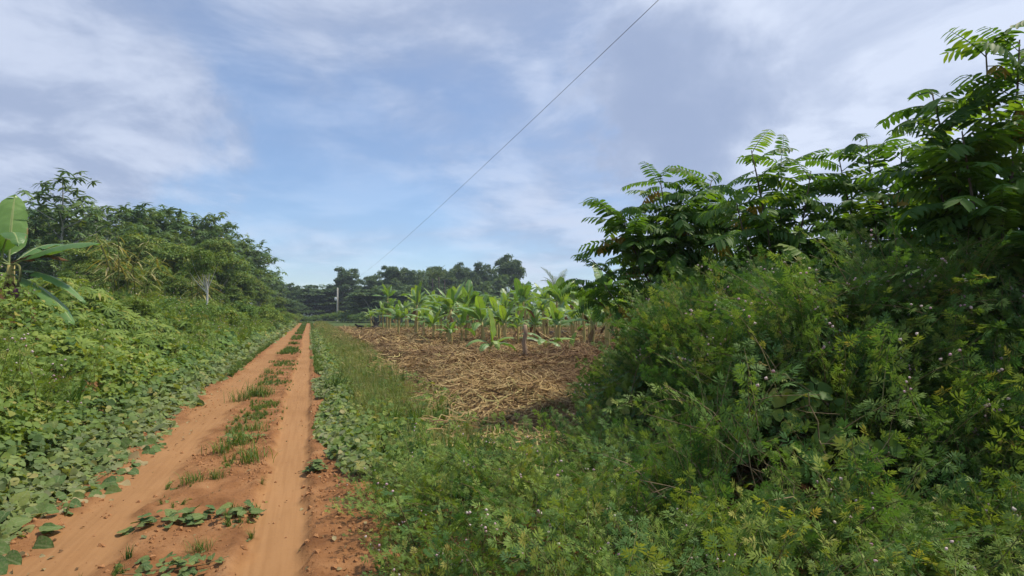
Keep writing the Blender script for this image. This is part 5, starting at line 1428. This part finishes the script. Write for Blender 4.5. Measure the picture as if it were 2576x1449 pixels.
# ------------------------------------------------------------------ post, stump, log, pole, wire, dog
def post():
    g = ground_at(1320, 917); H = at(1320, 818, g[1])[2] - g[2]
    c = np.array([(0, 0, -0.2), (0.01, 0, 0.25 * H), (-0.015, 0, 0.5 * H), (0.02, 0, 0.75 * H), (0.01, 0.0, H)])
    V, F = tube(c, [0.085, 0.07, 0.062, 0.06, 0.052], 10)
    V = V + 0.012 * np.sin(V[:, [2, 0, 1]] * 37)
    link('wooden_post', MB().add(V, F).mesh('wooden_post', M['wood']), None, g, 'weathered crooked wooden post standing in the straw mulch', 'post')
post()
def stump():
    g = ground_at(1186, 822) if False else tuple(hit(1192 - 165 - 0, 822))
    g = hit(945, 829); r = np.random.default_rng(5)
    root = link('tree_stump', None, None, (g[0], g[1], float(gz(g[0], g[1]))), 'dark splintered stump with spread roots behind the dog', 'stump')
    mb = MB()
    for k in range(6):
        a = k * 1.05 + 0.3 * r.normal(); mb.add(*tube(bez((0, 0, 0.3), (0.4 * math.cos(a), 0.4 * math.sin(a), 0.35), (1.3 * math.cos(a), 1.3 * math.sin(a), -0.05), 6), [0.2, 0.17, 0.14, 0.1, 0.07, 0.04], 6))
    link('roots', mb.mesh('stump_roots', M['char']), root)
    mb = MB()
    for k in range(5): mb.add(*tube(bez((0.1 * r.normal(), 0.1 * r.normal(), 0), (0.15 * r.normal(), 0.1, 0.6), (0.35 * r.normal(), 0.2 * r.normal(), r.uniform(0.8, 1.7)), 6), [0.22, 0.2, 0.16, 0.12, 0.07, 0.015], 6))
    link('splinters', mb.mesh('stump_splinters', M['char']), root)
stump()
def log(u, v, L, az, rad, lab, seed):
    g = hit(u, v); r = np.random.default_rng(seed)
    c = np.stack([np.linspace(-L / 2, L / 2, 8) * math.cos(az), np.linspace(-L / 2, L / 2, 8) * math.sin(az), 0.1 * rad * r.normal(size=8) + rad * 0.7], 1)
    V, F = tube(c, rad * np.array([0.5, 0.9, 1, 0.95, 0.9, 0.8, 0.7, 0.3]), 8); V = V + 0.08 * rad * r.normal(size=V.shape)
    link('charred_log', MB().add(V, F).mesh('charred_log', M['char']), None, (g[0], g[1], float(gz(g[0], g[1]))), lab, 'log')
log(1412, 846, 2.2, 0.4, 0.26, 'blackened log lying under the tall bananas near the thicket', 1)
log(1150, 872, 0.9, 0.9, 0.13, 'short dark log at the foot of the slim banana plant', 2)
log(1060, 836, 1.6, 0.1, 0.10, 'thin dark log lying behind the second banana plant', 3)

def wire_and_poles():
    def p_at(y): return np.array([-0.363 * y + 6.6, y])
    p1, p2 = p_at(134.0), p_at(-18.0)
    def mk(p, h, lab):
        root = link('utility_pole', None, None, (p[0], p[1], 0.0), lab, 'pole', 'poles of the power line')
        shaft_o = link('shaft', MB().add(*tube([(0, 0, -0.5), (0, 0, h / 2), (0, 0, h)], [0.24, 0.21, 0.18], 9), 0.5).mesh('pole_shaft', M['palebark']), root)
        link('insulator', MB().add(*tube([(0, 0, h), (0, 0, h + 0.08), (0, 0, h + 0.16)], [0.05, 0.07, 0.04], 8), 0.5).mesh('insulator', M['white']), shaft_o)
        th = np.array([(-0.38, -0.1, h * 0.62), (-0.38, -0.1, h * 0.62 + 0.08), (-0.38, -0.1, h * 0.62 + 0.75), (-0.38, -0.1, h * 0.62 + 0.85)])
        tr_o = link('transformer', MB().add(*tube(th, [0.2, 0.3, 0.3, 0.15], 12), 0.5).mesh('transformer', M['white']), root)
        link('bracket', MB().add(*tube([(0, 0, h * 0.62 + 0.4), (-0.38, -0.1, h * 0.62 + 0.4)], 0.04, 5), 0.5).mesh('bracket', M['wire']), tr_o)
    mk(p1, 8.0, 'slim utility pole with a small white transformer before the far trees')
    u = np.linspace(0, 1, 90)
    p2z = 9.0
    c = np.stack([p2[0] + (p1[0] - p2[0]) * u, p2[1] + (p1[1] - p2[1]) * u, p2z + (8.16 - p2z) * u - 4 * 1.75 * u * (1 - u)], 1)
    link('power_wire', MB().add(*tube(c, 0.006, 5), 0.5).mesh('power_wire', M['wire']), None, None, 'single thin overhead wire crossing the sky toward the pole', 'wire')
wire_and_poles()

def dog():
    g = hit(905, 834)
    me = bpy.data.meshes.new('dog_body')
    # nose to the left, body seen from the side
    J = [((0.18, 0, 0.43), .085), ((0.02, 0, 0.44), .095), ((-0.17, 0, 0.43), .11), ((-0.27, 0, 0.50), .07), ((-0.35, 0, 0.58), .066), ((-0.43, 0, 0.56), .038), ((-0.48, 0, 0.545), .024),
         ((0.25, 0, 0.46), .06), ((0.36, 0, 0.44), .018), ((0.42, 0, 0.34), .012)]
    E = [(0, 1), (1, 2), (2, 3), (3, 4), (4, 5), (5, 6), (0, 7), (7, 8), (8, 9)]
    for sd in (-1, 1):
        n = len(J)                                   # front leg: shoulder, elbow, wrist, paw
        J += [((-0.17, sd * .07, 0.34), .05), ((-0.15, sd * .075, 0.24), .034), ((-0.17, sd * .075, 0.11), .022), ((-0.18 + .03 * sd, sd * .075, 0.02), .024)]
        E += [(2, n), (n, n + 1), (n + 1, n + 2), (n + 2, n + 3)]
        n = len(J)                                   # hind leg: hip, knee forward, hock back, paw
        J += [((0.20, sd * .07, 0.36), .06), ((0.14, sd * .08, 0.26), .045), ((0.25, sd * .08, 0.14), .022), ((0.22 + .04 * sd, sd * .08, 0.02), .024)]
        E += [(0, n), (n, n + 1), (n + 1, n + 2), (n + 2, n + 3)]
        n = len(J); J += [((-0.335, sd * .055, 0.66), .012)]; E += [(4, n)]
    me.from_pydata([j[0] for j in J], E, [])
    o = link('dog', me, None, (g[0], g[1], float(gz(g[0], g[1]))), 'small black dog standing side-on on the straw near the bananas', 'dog')
    m1 = o.modifiers.new('skin', 'SKIN'); m2 = o.modifiers.new('sub', 'SUBSURF'); m2.levels = m2.render_levels = 1
    for i, j in enumerate(J):
        me.skin_vertices[0].data[i].radius = (j[1], j[1])
    me.skin_vertices[0].data[0].use_root = True
    me.materials.append(M['dog'])
    o.scale = (1.12,) * 3; o.rotation_euler[2] = 0.1
    o.location[2] += 0.05
dog()

# understorey that closes the foot of the far wood
def understorey():
    r = np.random.default_rng(8)
    for i, u in enumerate(np.linspace(795, 1330, 26)):
        Y = 116 + 10 * r.random() + (26 if u < 935 else 0); v = 748 + 14 * r.normal() - 10 * (u > 1240)
        place_tree(FAR[[1, 3][i % 2]], 16, 'understorey_tree', (u, min(v, 765)), Y, 'low dark tree at the foot of the far wood, ' + ('by the utility pole' if u < 900 else 'before the light-topped tree' if u < 1040 else 'around the slim palms' if u < 1140 else 'below the thin-topped tree' if u < 1230 else 'under the tallest round tree'), 'low trees at the foot of the far wood', 2.6 + 0.6 * r.random(), base_z=-0.2)
    for i, (u, v, Y) in enumerate([(690, 742, 112), (715, 748, 120), (740, 752, 138), (765, 756, 150), (790, 756, 158), (815, 752, 150)]):
        place_tree(FAR[[1, 3][i % 2]], 16, 'understorey_tree', (u, v), Y, 'low dark tree closing the gap at the end of the track', 'low trees at the end of the track', 2.4, base_z=-0.2)
understorey()

# the air: a faint haze over the whole place
def haze():
    V = np.array([(x, y, z) for x in (-4200, 4200) for y in (-700, 5200) for z in (-1.6, 26.0)], float)
    F = np.array([(0, 1, 3), (0, 3, 2), (4, 6, 7), (4, 7, 5), (0, 4, 5), (0, 5, 1), (2, 3, 7), (2, 7, 6), (0, 2, 6), (0, 6, 4), (1, 5, 7), (1, 7, 3)])
    m = bpy.data.materials.new('haze'); m.use_nodes = True; nt = m.node_tree; nt.nodes.clear()
    o = nt.nodes.new('ShaderNodeOutputMaterial'); v = nt.nodes.new('ShaderNodeVolumePrincipled')
    v.inputs['Color'].default_value = (0.72, 0.82, 0.95, 1); v.inputs['Density'].default_value = 0.00055; v.inputs['Anisotropy'].default_value = 0.2
    nt.links.new(v.outputs[0], o.inputs['Volume'])
    link('haze', MB().add(V, F).mesh('haze', m, False), kind='stuff', label='thin pale haze hanging over the fields and woods', cat='haze')
haze()
